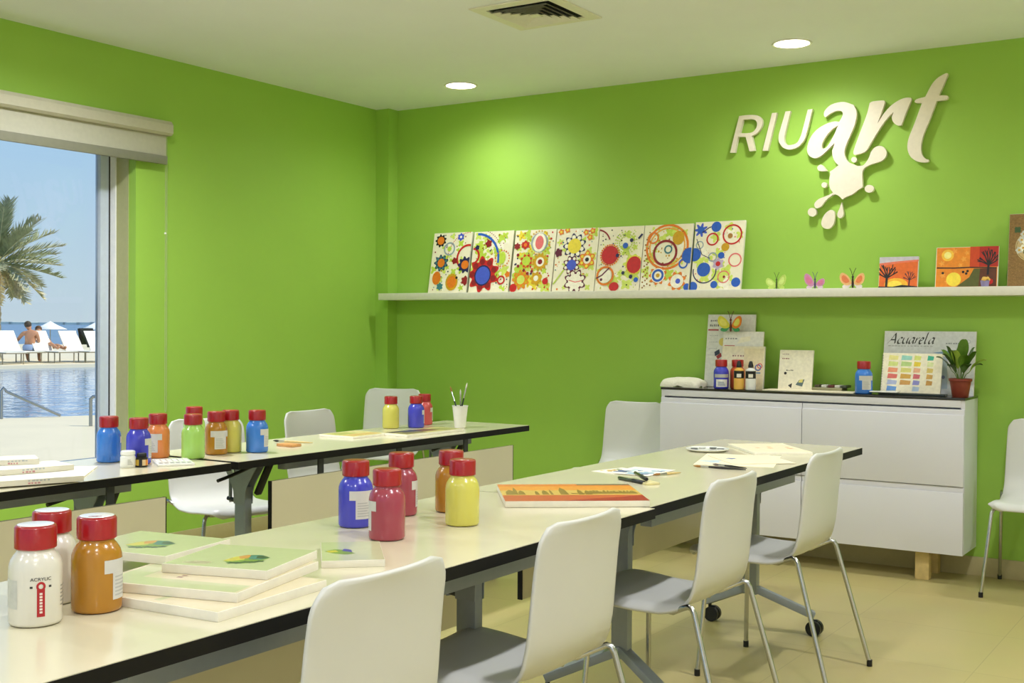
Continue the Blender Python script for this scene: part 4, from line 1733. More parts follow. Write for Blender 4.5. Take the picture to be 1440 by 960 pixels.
# cup with brushes
p = at(642, 602, Z=TZ)
cu = thing('brush_cup', 'white tapered plastic cup holding three brushes', 'cup', (p.x, p.y + .03, TZ))
cux, cuy = p.x, p.y + .03
mb = MB()
mb.lathe([(0, .001), (.026, .001), (.027, .003), (.0385, .106), (.0405, .108), (.0405, .111), (.037, .111), (.0255, .006), (0, .006)], M('translucent cup', (236, 236, 226), .3), 32)
mb.build('cup', cu)
for k, (px, py, mm, lab) in enumerate(((633, 543, BRIS, 'brush leaning towards the bottles in the white cup'), (647.5, 547, M('pale bristles', (200, 200, 190), .8), 'shorter brush standing in the white cup'),
                                       (657, 538, M('white bristles', (220, 216, 200), .8), 'tallest brush with white tip in the white cup'))):
    tip = at(px, py, Y=cuy)
    base = Vector((cux + (.012, -.004, -.012)[k], cuy + (.0, .012, -.004)[k], TZ + .008))
    d = tip - base
    t = thing('paint_brush', lab, 'brush', base, 0, 'brushes in the white cup')
    t.rotation_mode = 'QUATERNION'
    t.rotation_quaternion = Vector((1, 0, 0)).rotation_difference(d)
    brush_parts(t, d.length, M('dark green brush handle', (16, 34, 30), .3), mm, .028, .05)

# ======================================================== ON THE SIDEBOARD
GPAD = 'watercolour and paper pads on the sideboard'


def pad(label, x0, x1, pyt, yb, tilt, th, name='paper_pad', cat='paper pad', face=None, group=GPAD, pyb=548):
    return leaning(name, label, cat, x0, x1, pyb, pyt, group, yb=yb, t=th, tilt=tilt, face=face or paint((222, 222, 216)), on=CT)


ar, done = pad('tallest grey-white pad with palette pictures, behind the violet bottle', 989.5, 1057, 442, -.085, 8, .012)
ar.scribble(.06, .9, .16, .03, ink((90, 90, 96)), 4)
ar.scribble(.05, .83, .2, .035, ink((120, 120, 126)), 5)
ar.rect(.02, .775, .24, .795, ink((170, 60, 70)))
for k in range(4):
    ar.scribble(.06, .7 - .09 * k, .18, .015, ink((190, 190, 190)), 5)
ar.shape([(.18, .48), (.28, .52), (.3, .46), (.2, .42)], ink((50, 60, 80)))
ar.shape([(.22, .42), (.32, .47), (.34, .42), (.26, .38)], ink((170, 60, 60)))
ar.disc(.34, .62, .08, ink((226, 210, 110)))
done()
ar, done = pad('medium white pad in front of the tall grey-white pad', 1013, 1070, 466, -.115, 7, .014, face=paint((236, 234, 226)))
ar.scribble(.06, .86, .3, .03, ink((140, 140, 140)), 5)
ar.rect(.04, .74, .3, .755, ink((190, 90, 90)))
ar.shape([(.35, .78), (.68, .84), (.68, .92), (.45, .9)], OFFW)
done()
ar, done = pad('small cream pad with palette mark, behind the small white bottle', 1013, 1073, 486.5, -.145, 6, .016, face=paint((232, 224, 196)))
ar.scribble(.25, .75, .3, .04, ink((150, 110, 110)), 5)
ar.rect(.52, .0, .98, .95, paint((226, 214, 176)))
ar.ring(.86, .5, .06, .03, ink((90, 110, 170)))
ar.ring(.9, .54, .05, .02, ink((200, 80, 90)))
ar.rect(.74, .36, .92, .39, ink((90, 140, 180)))
done()
butterfly('butterfly with one yellow-green and one orange wing, standing on the pads', 1028, 466, paint((216, 210, 60)), paint((228, 222, 100)), paint((96, 30, 26)), .14, 0, 0, base=at(1028, 466, Y=-.1).z, yy=-.1, group='butterflies', leaf=paint((60, 150, 90)), wing2=paint((232, 130, 40)))
ar, done = pad('small square white pad with tiny palette picture, alone on the sideboard', 1093.5, 1141, 492, -.16, 9, .012, face=paint((228, 222, 196)), pyb=549)
ar.scribble(.08, .88, .2, .03, ink((170, 150, 140)), 4)
ar.scribble(.08, .77, .22, .03, ink((130, 60, 60)), 4)
ar.disc(.2, .42, .04, ink((30, 30, 30)))
ar.scribble(.22, .48, .22, .03, ink((90, 90, 80)), 5)
ar.shape([(.3, .12), (.42, .18), (.4, .05)], ink((50, 50, 50)))
ar.shape([(.52, .14), (.72, .1), (.78, .28), (.62, .26)], ink((90, 110, 110)))
ar.shape([(.6, .2), (.72, .2), (.74, .28), (.64, .27)], ink((210, 200, 110)))
done()

ar, done = pad('big white watercolour pad titled in italic letters, behind the colour chart', 1239, 1369, 465.5, -.1, 10, .014, face=paint((224, 226, 228)), pyb=556)
DKI = ink((52, 54, 50))
ar.k += 2
# italic title written with a broad nib
def nib(ar, pts, m, w=.021, ang=40):
    bm = ar.mb.bm
    a = ar.lu / ar.lv
    dx, dy = math.cos(R(ang)) * w / 2, math.sin(R(ang)) * w / 2 * a
    q = []
    n = 6
    for i in range(len(pts) - 1):
        P0, P1, P2, P3 = [Vector(pts[min(max(j, 0), len(pts) - 1)]) for j in (i - 1, i, i + 1, i + 2)]
        for k in range(n):
            t = k / n
            q.append(.5 * (2 * P1 + (P2 - P0) * t + (2 * P0 - 5 * P1 + 4 * P2 - P3) * t * t + (3 * P1 - P0 - 3 * P2 + P3) * t ** 3))
    q.append(Vector(pts[-1]))
    L_ = [(bm.verts.new(ar.P(p.x + dx, p.y + dy)), bm.verts.new(ar.P(p.x - dx, p.y - dy))) for p in q]
    fs = []
    for (a0, a1), (b0, b1) in zip(L_, L_[1:]):
        fs.append(bm.faces.new((a0, a1, b1, b0)))
    ar.mb._setm(fs, m)
    ar.step()


X0, Y0, SC = .055, .80, .165        # start, base line, height of a capital


def G(letter_x, strokes):
    for s in strokes:
        nib(ar, [(X0 + letter_x + (x + .28 * y) * .105, Y0 + y * SC) for x, y in s], DKI)


G(.0, [[(-.15, 0), (.1, .35), (.42, 1)], [(.42, 1), (.55, .5), (.62, 0)], [(.08, .35), (.58, .35)]])
G(.088, [[(.45, .5), (.25, .58), (.05, .3), (.1, .03), (.3, 0), (.5, .12)]])
G(.146, [[(.05, .56), (.02, .2), (.1, .02), (.3, .06), (.5, .35)], [(.5, .56), (.46, .2), (.5, .02), (.6, .06)]])
G(.215, [[(.5, .5), (.3, .58), (.06, .3), (.08, .03), (.25, .04), (.48, .4)], [(.52, .56), (.46, .2), (.5, .02), (.62, .08)]])
G(.287, [[(.08, .56), (.04, .25), (0, 0)], [(.04, .25), (.2, .5), (.36, .56)]])
G(.327, [[(.08, .28), (.36, .36), (.36, .54), (.18, .56), (.04, .28), (.1, .02), (.26, .0), (.4, .1)]])
G(.39, [[(.1, 1.1), (.04, .5), (.02, .12), (.1, .0), (.22, .08)]])
G(.432, [[(.5, .5), (.3, .58), (.06, .3), (.08, .03), (.25, .04), (.48, .4)], [(.52, .56), (.46, .2), (.5, .02), (.62, .08)]])
ar.scribble(.05, .755, .5, .012, ink((160, 160, 160)), 14)
ar.scribble(.68, .8, .18, .02, ink((150, 155, 160)), 7)
ar.ring(.92, .84, .02, .006, ink((190, 195, 200)))
ar.shape([(.55, .66), (.78, .71), (.78, .67), (.62, .64)], ink((140, 170, 205)))
ar.shape([(.66, .1), (.72, .1), (.7, .6), (.66, .6)], ink((190, 205, 220)))
ar.disc(.67, .28, .02, ink((120, 130, 180)))
done()

# colour chart pad with rings
ar, done = pad('spiral pad painted as a chart of colour swatches, in front of the titled pad', 1237.5, 1322, 496.5, -.2, 14, .008, name='colour_chart', cat='colour chart', face=paint((236, 228, 200)), pyb=551)
cols = [[(230, 222, 140), (150, 206, 190), (214, 220, 120), (60, 170, 140)], [(206, 216, 130), (180, 206, 130), (226, 200, 60), (214, 220, 160)],
        [(232, 150, 110), (216, 210, 120), (224, 170, 130), (214, 190, 100)], [(220, 110, 100), (206, 160, 70), (206, 100, 110), (206, 160, 80)],
        [(170, 180, 210), (200, 150, 80), (140, 140, 200), (196, 146, 70)], [(100, 150, 210), None, (170, 190, 210), None]]
for r_, row in enumerate(cols):
    for c_, c in enumerate(row):
        if c:
            x0 = (.1, .315, .53, .75)[c_]
            x1 = (.27, .5, .65, .86)[c_]
            y1 = .95 - .148 * r_
            ar.shape([(x0, y1 - .12), (x1 - .01, y1 - .115), (x1, y1 - .02), (x0 + .01, y1)], paint(c))
ar.clip = False
for k in range(15):
    ar.k += 1
    ar.ring(0.0, .05 + .063 * k, .012, .005, ink((70, 70, 66)), 0, 360, 10)
ar.clip = True
done()
# open watercolour box
p0_ = at(1224, 556, Y=-.25)
wb = thing('watercolour_box', 'dark flat watercolour box with white lid under the colour chart', 'paint box', (at(1272, 553, Y=-.25).x, -.245, CT))
mb = MB()
mb.bx(-.125, .2, -.03, .035, .001, .012, M('dark green box', (28, 40, 34), .3), .002)
mb.build('box', wb)
mb = MB()
mb.bx(-.165, -.03, -.045, .02, .0125, .0185, JW, .002)
mb.build('lid', wb)

# plant
pp = at(1350, 557, Y=-.23)
pl = thing('potted_plant', 'small leafy plant in a terracotta-red pot on the sideboard', 'plant', (pp.x, -.225, CT))
mb = MB()
TER = M('terracotta red pot', (126, 48, 30), .5)
mb.lathe([(0, 0), (.036, 0), (.038, .003), (.05, .078), (.055, .08), (.055, .092), (.049, .092), (.047, .08), (0, .08)], TER, 36)
mb.build('pot', pl)
mb = MB()
mb.lathe([(0, .079), (.046, .079), (.04, .083), (0, .085)], M('potting soil', (40, 34, 24), .95, vary=.3, bump=.4), 20)
mb.build('soil', pl)
rr = random.Random(11)
LEAFM = [M('plant leaf dark', (58, 90, 20), .4, vary=.2, scale=30), M('plant leaf mid', (84, 120, 30), .4, vary=.2, scale=30), M('plant leaf light', (140, 168, 60), .4, vary=.15, scale=30)]
tips = [(-.115, -.01, .2, .1, 0), (-.06, -.04, .255, .09, 0), (.02, -.02, .29, .075, 1), (.08, -.03, .23, .1, 0), (.125, -.02, .19, .075, 2), (.03, -.05, .21, .085, 1), (-.05, -.05, .16, .09, 0),
        (-.1, .03, .235, .085, 1), (.06, .03, .25, .08, 0), (.0, .03, .26, .085, 0), (.1, .02, .165, .07, 0), (-.02, -.06, .235, .06, 2), (.05, -.055, .165, .075, 0), (-.075, -.05, .215, .07, 0)]
for x, y, z, l, mi in tips:
    base = Vector((x * .1, y * .1, .083))
    tip = Vector((x, y, z))
    d = Vector((x, y, 0)).normalized() if (x or y) else Vector((1, 0, 0))
    st = base.lerp(tip, .3) + Vector((0, 0, .012))
    mb = MB()
    mb.tube([base, (base + st) / 2 + Vector((0, 0, .01)), st], [.0018, .0015, .0012], LEAFM[1], 6)
    side = d.cross(Vector((0, 0, 1))).normalized()

    def fn(u, v, st=st, tip=tip, side=side, l=l):
        c = st.lerp(tip, u) + Vector((0, 0, .016 * math.sin(PI * u) - .006 * u * u))
        w = max(.03, (tip - st).length * .27) * math.sin(PI * min(1, u * .96 + .02)) ** .7 * (1 - .25 * u)
        q = (v - .5) * 2
        return c + side * (w * q) + Vector((0, 0, .25 * w * abs(q) + .004 * math.sin(9 * u) * abs(q)))
    mb.grid(fn, 10, 6, LEAFM[mi])
    mb.build('leaf', pl, 80)

# cloth bundle, flat sheet, small pile
p = at(962, 545, Y=-.16)
mb = MB()
rr = random.Random(3)


def cloth(u, v):
    a = 2 * PI * u
    r = math.sin(PI * v * .5)
    z = .052 * math.cos(PI * v * .5) ** .6 + .005 * math.sin(5 * a + 3 * v) * r + .004 * math.sin(11 * a) * r
    sq = 1 / max(abs(math.cos(a)), abs(math.sin(a))) ** .75
    return (.122 * r * sq * math.cos(a) * (1 + .03 * math.sin(7 * a)), .085 * r * sq * math.sin(a) * (1 + .04 * math.sin(6 * a)), max(.0, z))


mb.grid(cloth, 48, 10, M('white cloth', (232, 228, 206), .9, bump=.25, bump_scale=120), closed_u=True)
mb.poly([cloth(k / 48, 1) for k in range(48)], M('white cloth', (0, 0, 0)))
ob = mb.build('folded_cloth', angle=80)
ob.location = (p.x, -.16, CT)
tag(ob, 'rumpled white cloth at the wall chair end of the sideboard', 'cloth')
mb = MB()
a, b = at(1078, 548, Y=-.22), at(1205, 553, Y=-.22)
mb.bx(0, b.x - a.x, -.06, .07, 0, .006, PAPER2, .001)
ob = mb.build('paper_sheet')
ob.location = (a.x, -.225, CT)
tag(ob, 'long cream card lying flat on the sideboard beside the sky-blue bottle', 'paper')
a, b = at(1146, 545, Y=-.1), at(1188, 546, Y=-.1)
t = thing('paint_tray', 'low tray of dark and white paint pans behind the cream card', 'paint tray', (a.x, -.1, CT))
mb = MB()
mb.bx(0, b.x - a.x, -.05, .05, 0, .02, M('beige tray', (150, 146, 110), .6), .003)
mb.build('tray', t)
for k in range(5):
    mb = MB()
    mb.bx(.012 + .036 * k, .04 + .036 * k, -.045, .04, .02, .034, paint([(70, 60, 40), (200, 200, 190), (90, 40, 36), (190, 190, 180), (60, 66, 50)][k]), .003)
    mb.build('paint_pan', t)

# ================================================================ OUTDOORS
GZ = -.02
DECK = M('pale deck stone', (232, 218, 186), .7, vary=.03, scale=1.5)
COPE_ = M('pool coping', (244, 240, 228), .6)
# local frame of the pool: near edge through two photo points
pA, pB = at(0, 588, Z=GZ), at(133, 583.5, Z=GZ)
fA, fB = at(0, 516, Z=GZ), at(133, 513, Z=GZ)


def ext(p, q, s0, s1):
    return p + (q - p) * s0, p + (q - p) * s1


n0, n1 = ext(pA, pB, -6, 8)
f0_, f1_ = ext(fA, fB, -4, 6)


def strip(name, quad, z0, z1, m, kind='structure'):
    mb = MB()
    pts = [(p.x, p.y) for p in quad]
    ar_ = sum(a[0] * b[1] - b[0] * a[1] for a, b in zip(pts, pts[1:] + pts[:1]))
    if ar_ < 0:
        pts = pts[::-1]
    mb.prism(pts, z1 - z0, m, Matrix.Translation((0, 0, z0)))
    return tag(mb.build(name), kind=kind)


w0, w1_ = Vector((-.25, -40, 0)), Vector((-.25, 30, 0))
strip('ground_deck', [n0, n1, w1_, w0], GZ - .3, GZ, DECK)
mb = MB()
mb.bx(-.25, 30, -60, RY0 - T - .02, GZ - .3, GZ, DECK)  # unseen terrace outside the added glazing, bounces daylight indoors
tag(mb.build('ground_terrace'), kind='structure')
pool = water_mat('pool water', (96, 140, 190), 2.2, .35)
o = strip('water_pool', [n0, n1, f1_, f0_], GZ - .4, GZ - .06, pool)
g0, g1 = ext(at(0, 503, Z=GZ), at(133, 501, Z=GZ), -4, 6)
h0, h1 = ext(at(0, 492, Z=GZ), at(133, 491, Z=GZ), -4, 6)
strip('ground_terrace', [f0_, f1_, h1, h0], GZ - .3, GZ + .03, DECK)
SEAZ = -3.2
fw = Vector((_f.x, _f.y, 0)).normalized()
rt = Vector((_r.x, _r.y, 0)).normalized()


def far(d, s, z=0):
    c = CAM + fw * d + rt * s
    return Vector((c.x, c.y, z))


strip('ground_beach', [far(50, -60), far(50, 5), far(130, 5), far(130, -120)], -2.2, -1.15, M('beach sand', (224, 210, 176), .9, vary=.08, scale=.6))
strip('water_sea', [far(128, -900), far(128, 60), far(2600, 200), far(2600, -3500)], SEAZ - .5, SEAZ, water_mat('sea water', (70, 110, 150), .25, .25, .25))
mb = MB()
rr = random.Random(2)
for k in range(60):
    d, s = 2400, -1500 + k * 27
    c = far(d, s, SEAZ)
    h = rr.uniform(4, 6)
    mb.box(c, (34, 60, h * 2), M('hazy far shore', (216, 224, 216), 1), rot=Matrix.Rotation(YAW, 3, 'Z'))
tag(mb.build('land_far_shore'), kind='structure')

# sun loungers
LW, LF = M('lounger white sling', (244, 240, 226), .7), M('lounger frame', (150, 142, 120), .5)


def lounger_parts(t, back=48):
    mb = MB()
    mb.bx(0, 1.3, -.32, .32, .33, .36, LW, .008)
    mb.build('seat_sling', t)
    mb = MB()
    a = R(back)
    d = Vector((-math.cos(a), 0, math.sin(a)))
    rot = Matrix.Rotation(a, 3, 'Y')
    mb.box(Vector((0, 0, .35)) + d * .38, (.76, .64, .035), LW, rot=rot, bev=.01)
    mb.build('backrest', t)
    mb = MB()
    for y in (-.34, .34):
        mb.tube([(-.5, y, .33), (1.32, y, .33)], .02, LF, 8)
    for x in (-.45, 1.3):
        mb.tube([(x, -.34, .33), (x, .34, .33)], .02, LF, 8)
    mb.build('frame', t)
    for x in (-.3, 1.1):
        for y in (-.33, .33):
            mb = MB()
            mb.tube([(x, y, .33), (x, y, 0)], .018, LF, 8)
            mb.build('leg', t)


TZ0 = GZ + .03
la = math.atan2((rt * .80 - fw * .60).y, (rt * .80 - fw * .60).x)
lounge_spots = [(-14, 511, 'white sun lounger half cut off beside the palm trunk'), (12, 509.5, 'white sun lounger the bare-backed man sits on'), (58, 509, 'white sun lounger the reclining woman lies on'),
                (101, 508.5, 'white sun lounger beside the black towel lounger, unoccupied'), (136, 508, 'white sun lounger with a black towel hanging off its backrest')]
proto = None
for px, py, lab in lounge_spots:
    p = at(px + 4, py, Z=TZ0)
    t = thing('sun_lounger', lab, 'sun lounger', (p.x, p.y, TZ0), la, 'white loungers by the pool')
    if proto is None:
        lounger_parts(t, 55)
        proto = t
    else:
        for k in kids(proto):
            c = k.copy()
            COL.objects.link(c)
            c.parent = t
# towel
p = at(128, 508, Z=TZ0)
q = at(140, 508, Z=TZ0)
tw = Matrix.Translation((q.x, q.y, TZ0)) @ Matrix.Rotation(la, 4, 'Z')
mb = MB()


def towel(u, v):
    a = R(55)
    s = u * 1.35
    y = -.40 + .5 * v
    if s < .75:
        l = .1 + s
        x, z = -math.cos(a) * l, .35 + math.sin(a) * l + .03
    else:
        l = .85
        k = s - .75
        x, z = -math.cos(a) * l - .08, .35 + math.sin(a) * l - k * .9 + .03
    return tw @ Vector((x, y + .03 * math.sin(9 * u), z))


mb.grid(towel, 24, 8, M('black towel', (18, 18, 22), .9))
ob = mb.build('beach_towel', angle=80)
md = ob.modifiers.new('thick', 'SOLIDIFY')
md.thickness = .02
tag(ob, 'black towel draped over a lounger back by the pool', 'towel')


# people
def figure(label, origin, rz, joints, edges, radii, hair, cloth_def, skin=(196, 140, 104), group='people by the pool'):
    t = thing('person', label, 'person', origin, rz, group)
    names_ = list(joints)
    me = bpy.data.meshes.new('body')
    me.from_pydata([joints[n] for n in names_], [(names_.index(a), names_.index(b)) for a, b in edges], [])
    o = bpy.data.objects.new('body', me)
    COL.objects.link(o)
    o.parent = t
    sk = o.modifiers.new('skin', 'SKIN')
    sk.use_smooth_shade = True
    sl = me.skin_vertices[0].data if me.skin_vertices else None
    for n, d in zip(names_, sl):
        r = radii[n]
        d.radius = (r, r) if not isinstance(r, tuple) else r
    sl[0].use_root = True
    sb = o.modifiers.new('sub', 'SUBSURF')
    sb.levels = sb.render_levels = 2
    dg = bpy.context.evaluated_depsgraph_get()
    m2 = bpy.data.meshes.new_from_object(o.evaluated_get(dg))
    m2.materials.clear()
    m2.materials.append(M('skin %d %d %d' % skin, skin, .5, vary=.05))
    for p_ in m2.polygons:
        p_.use_smooth = True
    o.modifiers.clear()
    o.data = m2
    # hair
    hx, hr, hcol = hair
    mb = MB()
    mb.ball(hx, hr, M('hair %d' % hcol[0], hcol, .7), 14, (1, .95, 1))
    mb.build('hair', t)
    # clothing: tubes fitted round the limbs
    cname, cpaths, ccol = cloth_def
    mb = MB()
    for pts, rs in cpaths:
        mb.tube(pts, rs, M('cloth %d %d %d' % ccol, ccol, .8), 14)
    mb.build(cname, t, 60)
    # nose and ears
    return t


# man sitting on the lounger edge, seen from behind, arm reaching to the left
p = at(41, 509, Z=TZ0)
rzm = YAW            # +x of the figure to the right of the picture
J = {'pelvis': (0, 0, .44), 'waist': (.02, .02, .62), 'chest': (.02, .03, .86), 'neck': (-.02, .06, 1.0), 'head': (-.06, .09, 1.1), 'crown': (-.07, .1, 1.18),
     'sl': (-.2, .03, .9), 'el': (-.38, .08, .7), 'wl': (-.6, .16, .52), 'hl': (-.7, .2, .47),
     'sr': (.22, .03, .9), 'er': (.26, .1, .66), 'wr': (.16, .28, .55), 'hr': (.1, .34, .52),
     'pl': (-.1, .05, .43), 'kl': (-.28, .42, .46), 'al': (-.24, .5, .06), 'fl': (-.26, .62, .04),
     'pr': (.12, .05, .43), 'kr': (.1, .5, .46), 'ar': (.1, .52, .06), 'fr': (.1, .64, .04)}
for k, c in enumerate((-.03, 0, .03)):
    J['fl%d' % k] = (-.78 - .01 * k, .22 + c, .44)
    J['fr_%d' % k] = (.06 + c, .4, .49)
E_ = [('pelvis', 'waist'), ('waist', 'chest'), ('chest', 'neck'), ('neck', 'head'), ('head', 'crown'), ('chest', 'sl'), ('sl', 'el'), ('el', 'wl'), ('wl', 'hl'),
      ('chest', 'sr'), ('sr', 'er'), ('er', 'wr'), ('wr', 'hr'), ('pelvis', 'pl'), ('pl', 'kl'), ('kl', 'al'), ('al', 'fl'), ('pelvis', 'pr'), ('pr', 'kr'), ('kr', 'ar'), ('ar', 'fr')]
E_ += [('hl', 'fl%d' % k) for k in range(3)] + [('hr', 'fr_%d' % k) for k in range(3)]
RD = {'pelvis': (.17, .13), 'waist': (.15, .11), 'chest': (.17, .12), 'neck': .06, 'head': .1, 'crown': .09, 'sl': .07, 'el': .05, 'wl': .036, 'hl': .035, 'sr': .07, 'er': .05, 'wr': .036, 'hr': .035,
      'pl': .1, 'kl': .065, 'al': .045, 'fl': .04, 'pr': .1, 'kr': .065, 'ar': .045, 'fr': .04}
for k in range(3):
    RD['fl%d' % k] = .012
    RD['fr_%d' % k] = .012
figure('bare-backed man in pale blue shorts sitting sideways on a lounger', (p.x, p.y, TZ0), rzm, J, E_, RD, ((-.07, .07, 1.17), .112, (70, 56, 44)),
       ('shorts', [([(0, 0, .37), (0, 0, .46), (0, .005, .54)], [.19, .2, .175]), ([(-.08, .04, .43), (-.2, .3, .455)], [.13, .1]), ([(.1, .04, .43), (.11, .34, .455)], [.13, .1])], (150, 170, 204)))
# woman reclining
q = at(62, 508, Z=TZ0)
J = {'pelvis': (.12, 0, .46), 'waist': (-.06, 0, .56), 'chest': (-.2, 0, .74), 'neck': (-.27, 0, .88), 'head': (-.29, -.02, .98), 'crown': (-.3, -.02, 1.05),
     'sl': (-.2, -.17, .78), 'el': (-.06, -.26, .6), 'wl': (.12, -.2, .52), 'hl': (.2, -.16, .5), 'sr': (-.2, .17, .78), 'er': (-.05, .26, .6), 'wr': (.1, .2, .55), 'hr': (.18, .16, .53),
     'pl': (.18, -.09, .45), 'kl': (.55, -.11, .58), 'al': (.92, -.1, .43), 'fl': (1.0, -.1, .5), 'pr': (.18, .09, .45), 'kr': (.58, .1, .52), 'ar': (.98, .1, .42), 'fr': (1.05, .1, .5)}
for k, c in enumerate((-.03, 0, .03)):
    J['fl%d' % k] = (.28, -.14 + c, .48)
    J['fr_%d' % k] = (.26, .13 + c, .5)
RD2 = dict(RD)
RD2.update({'pelvis': (.14, .11), 'waist': (.11, .09), 'chest': (.13, .1), 'sl': .055, 'sr': .055, 'el': .04, 'er': .04, 'kl': .06, 'kr': .06})
figure('woman in a green swimsuit leaning back on a lounger, facing the pool', (q.x, q.y, TZ0), la, J, E_, RD2, ((-.32, 0, 1.03), .11, (96, 64, 44)),
       ('swimsuit', [([(.14, 0, .45), (-.06, 0, .56), (-.19, 0, .73)], [.145, .12, .135])], (150, 170, 110)))

# parasols on the beach
UW = M('white parasol cloth', (248, 248, 246), .8)


def parasol(label, px, d, ztop=None):
    c = CAM + fw * d + rt * ((px - 720) / F_PX * d)
    t = thing('beach_parasol', label, 'parasol', (c.x, c.y, -1.15), 0, 'white parasols on the beach')
    mb = MB()
    mb.tube([(0, 0, 0), (0, 0, 2.42)], .03, LF, 8)
    mb.build('pole', t)
    mb = MB()
    mb.lathe([(1.25, 1.88), (.6, 2.16), (0, 2.5)], UW, 8)
    o = mb.build('canopy', t, 10)
    md = o.modifiers.new('thick', 'SOLIDIFY')
    md.thickness = .02
    return t


parasol('white beach parasol whose pole rises between two loungers', 70.5, 92)
parasol('white beach parasol partly cut off by the window frame', 136, 92)

# palm
pc = at(3, 512, Z=GZ)
dd = (Vector((pc.x, pc.y, 0)) - Vector((CAM.x, CAM.y, 0)))
ppos = at(-4, 506, Z=TZ0)
pm = thing('palm_tree', 'date palm with grey-green fronds beyond the pool', 'palm', (ppos.x, ppos.y, TZ0))
hc = at(-4, 370, X=ppos.x).z - TZ0
TRK = M('palm trunk', (206, 190, 156), .9, vary=.25, scale=12, bump=.4, bump_scale=12)
mb = MB()
prof = [(.22, 0)]
for k in range(16):
    z = hc * (k + 1) / 16
    r = .12 + .04 * math.sin(k * 2.1) * .3 - .002 * k + (.08 if k > 13 else 0)
    prof += [(r + .02, z - .06), (r, z)]
prof.append((0, hc + .02))
mb.lathe([(0, 0)] + prof, TRK, 14)
mb.build('trunk', pm)
FR = [M('frond grey green', (178, 178, 148), .7, vary=.25, scale=6), M('frond olive', (146, 150, 112), .7, vary=.25, scale=6), M('frond dry', (206, 196, 150), .8, vary=.2, scale=6)]


def frond(L_, droop, m, seed):
    rr = random.Random(seed)
    mb = MB()
    pts = []
    for k in range(13):
        u = k / 12
        pts.append(Vector((L_ * (u - .12 * droop * u * u), 0, -droop * .55 * L_ * u * u)))
    mb.tube(pts, [.022 * (1 - .8 * k / 12) for k in range(13)], FR[2], 5)
    n = 46
    for k in range(n):
        u = .14 + .86 * k / n
        i = min(11, int(u * 12))
        c = pts[i].lerp(pts[i + 1], u * 12 - i)
        tdir = (pts[i + 1] - pts[i]).normalized()
        ll = L_ * .27 * math.sin(PI * min(1, .12 + u * .8)) ** .6 * rr.uniform(.8, 1.15)
        for sgn in (-1, 1):
            side = Vector((0, sgn, 0))
            dirv = (tdir * .85 + side * .62 + Vector((0, 0, rr.uniform(.05, .5)))).normalized()
            e = c + dirv * ll
            w = tdir.cross(dirv).cross(dirv).normalized() * .018
            mb.poly([c - w, c + dirv * ll * .5 - w * 1.1 + Vector((0, 0, -.01)), e, c + dirv * ll * .5 + w * 1.1 + Vector((0, 0, -.01)), c + w], m)
    return mb


rr = random.Random(21)
for k in range(44):
    az = k * 2.39996 + rr.uniform(-.2, .2)
    el = 78 - 118 * (k / 43) ** .85
    L_ = rr.uniform(1.95, 2.4) * (1 if el > -10 else .8)
    o = frond(L_, .18 + .3 * rr.random(), FR[2] if el < -22 else FR[k % 2], k).build('frond', pm, 80, normals=False)
    o.location = (0, 0, hc)
    o.rotation_euler = (rr.uniform(-.3, .3), -R(el), az)

# pool hand rails
PC = M('steel hand rail', (150, 156, 160), .25, metal=.8)
r0 = at(2, 589, Z=GZ)
e_ = (Vector((pB.x, pB.y, 0)) - Vector((pA.x, pA.y, 0))).normalized()
tp = r0 + Vector((0, 0, 0))
top = at(2, 545, X=r0.x)
end = at(85, 584, Y=r0.y + (pB - pA).y * 83 / 133)
mb = MB()
mb.tube([(0, 0, -.15), (0, 0, top.z - r0.z - .04), (.015, .02, top.z - r0.z)] + [tuple((end - r0) * k + Vector((0, 0, (top.z - end.z) * (1 - k) * 1.0 - (0 if k else 0)))) for k in (.08, .5, 1)], .02, PC, 8)
ob = mb.build('pool_rail')
ob.location = r0
tag(ob, 'sloping steel hand rail at the near pool edge', 'hand rail')
r1 = at(127.5, 599, Z=GZ)
zt = at(127.5, 557.5, X=r1.x).z - r1.z
mb = MB()
sd = rt * .12
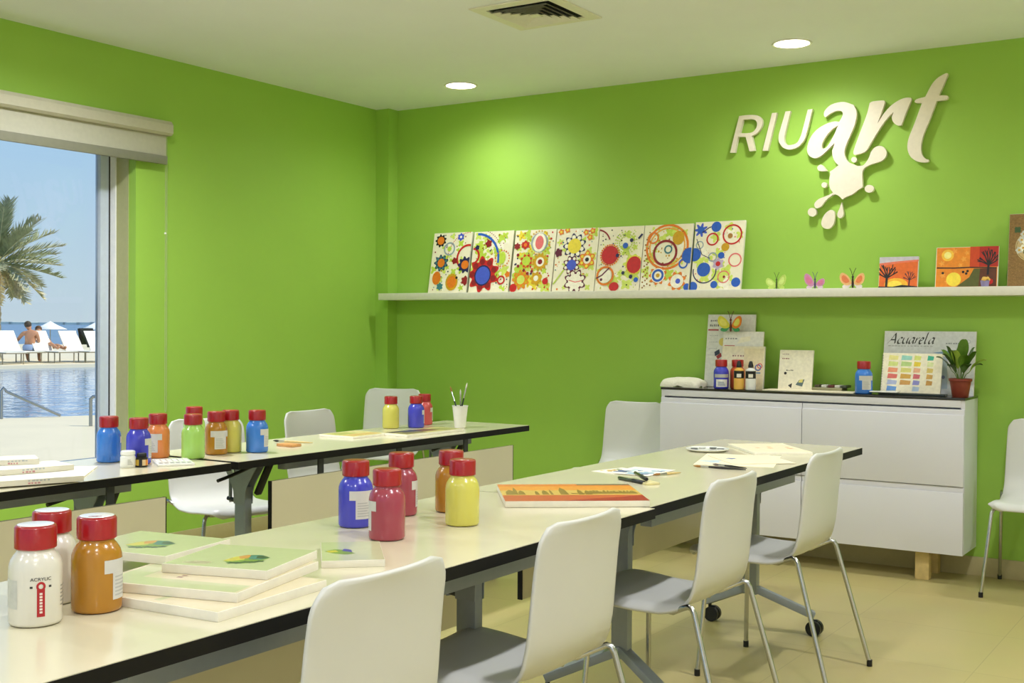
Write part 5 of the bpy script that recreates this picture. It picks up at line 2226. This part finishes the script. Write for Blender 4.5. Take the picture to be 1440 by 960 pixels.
mb.tube([(0, 0, 0), (0, 0, zt - .03), tuple(sd * .25 + Vector((0, 0, zt))), tuple(sd * .8 + Vector((0, 0, zt))), tuple(sd + Vector((0, 0, zt - .03))), tuple(sd + Vector((0, 0, 0)))], .022, PC, 8)
ob = mb.build('pool_rail')
ob.location = r1
tag(ob, 'upright steel hand rail loop on the deck beside the window frame', 'hand rail')

# ================================================================== LIGHT
w = bpy.data.worlds.new('sky')
scene.world = w
w.use_nodes = True
nt = w.node_tree
bg = nt.nodes['Background']
tc = nt.nodes.new('ShaderNodeTexCoord')
sx = nt.nodes.new('ShaderNodeSeparateXYZ')
rp = nt.nodes.new('ShaderNodeValToRGB')
nt.links.new(tc.outputs['Generated'], sx.inputs[0])
nt.links.new(sx.outputs['Z'], rp.inputs['Fac'])
rp.color_ramp.elements[0].position = 0
rp.color_ramp.elements[0].color = lin((192, 208, 221))
rp.color_ramp.elements[1].position = 1
rp.color_ramp.elements[1].color = lin((70, 130, 205))
e = rp.color_ramp.elements.new(.14)
e.color = lin((168, 202, 232))
e = rp.color_ramp.elements.new(.35)
e.color = lin((120, 172, 224))
nt.links.new(rp.outputs['Color'], bg.inputs['Color'])
bg.inputs['Strength'].default_value = .88

sd_ = bpy.data.lights.new('sun', 'SUN')
sd_.energy = 3.5
sd_.angle = R(.6)
sd_.color = (1, .93, .78)
so = bpy.data.objects.new('sun', sd_)
COL.objects.link(so)
sun_from = (rt * .75 - fw * .1 + Vector((0, 0, 1.0))).normalized()
if sun_from.x < .05:
    sun_from.x = .05
so.rotation_mode = 'QUATERNION'
so.rotation_quaternion = Vector((0, 0, 1)).rotation_difference(sun_from)

vs = scene.view_settings
vs.view_transform = 'Standard'
vs.look = 'None'
vs.gamma = 1
vs.exposure = .32
vs.use_curve_mapping = False
scene.cycles.use_denoising = True
scene.cycles.max_bounces = 10
scene.cycles.diffuse_bounces = 6
scene.cycles.sample_clamp_indirect = 8
scene.cycles.caustics_reflective = False
scene.cycles.caustics_refractive = False
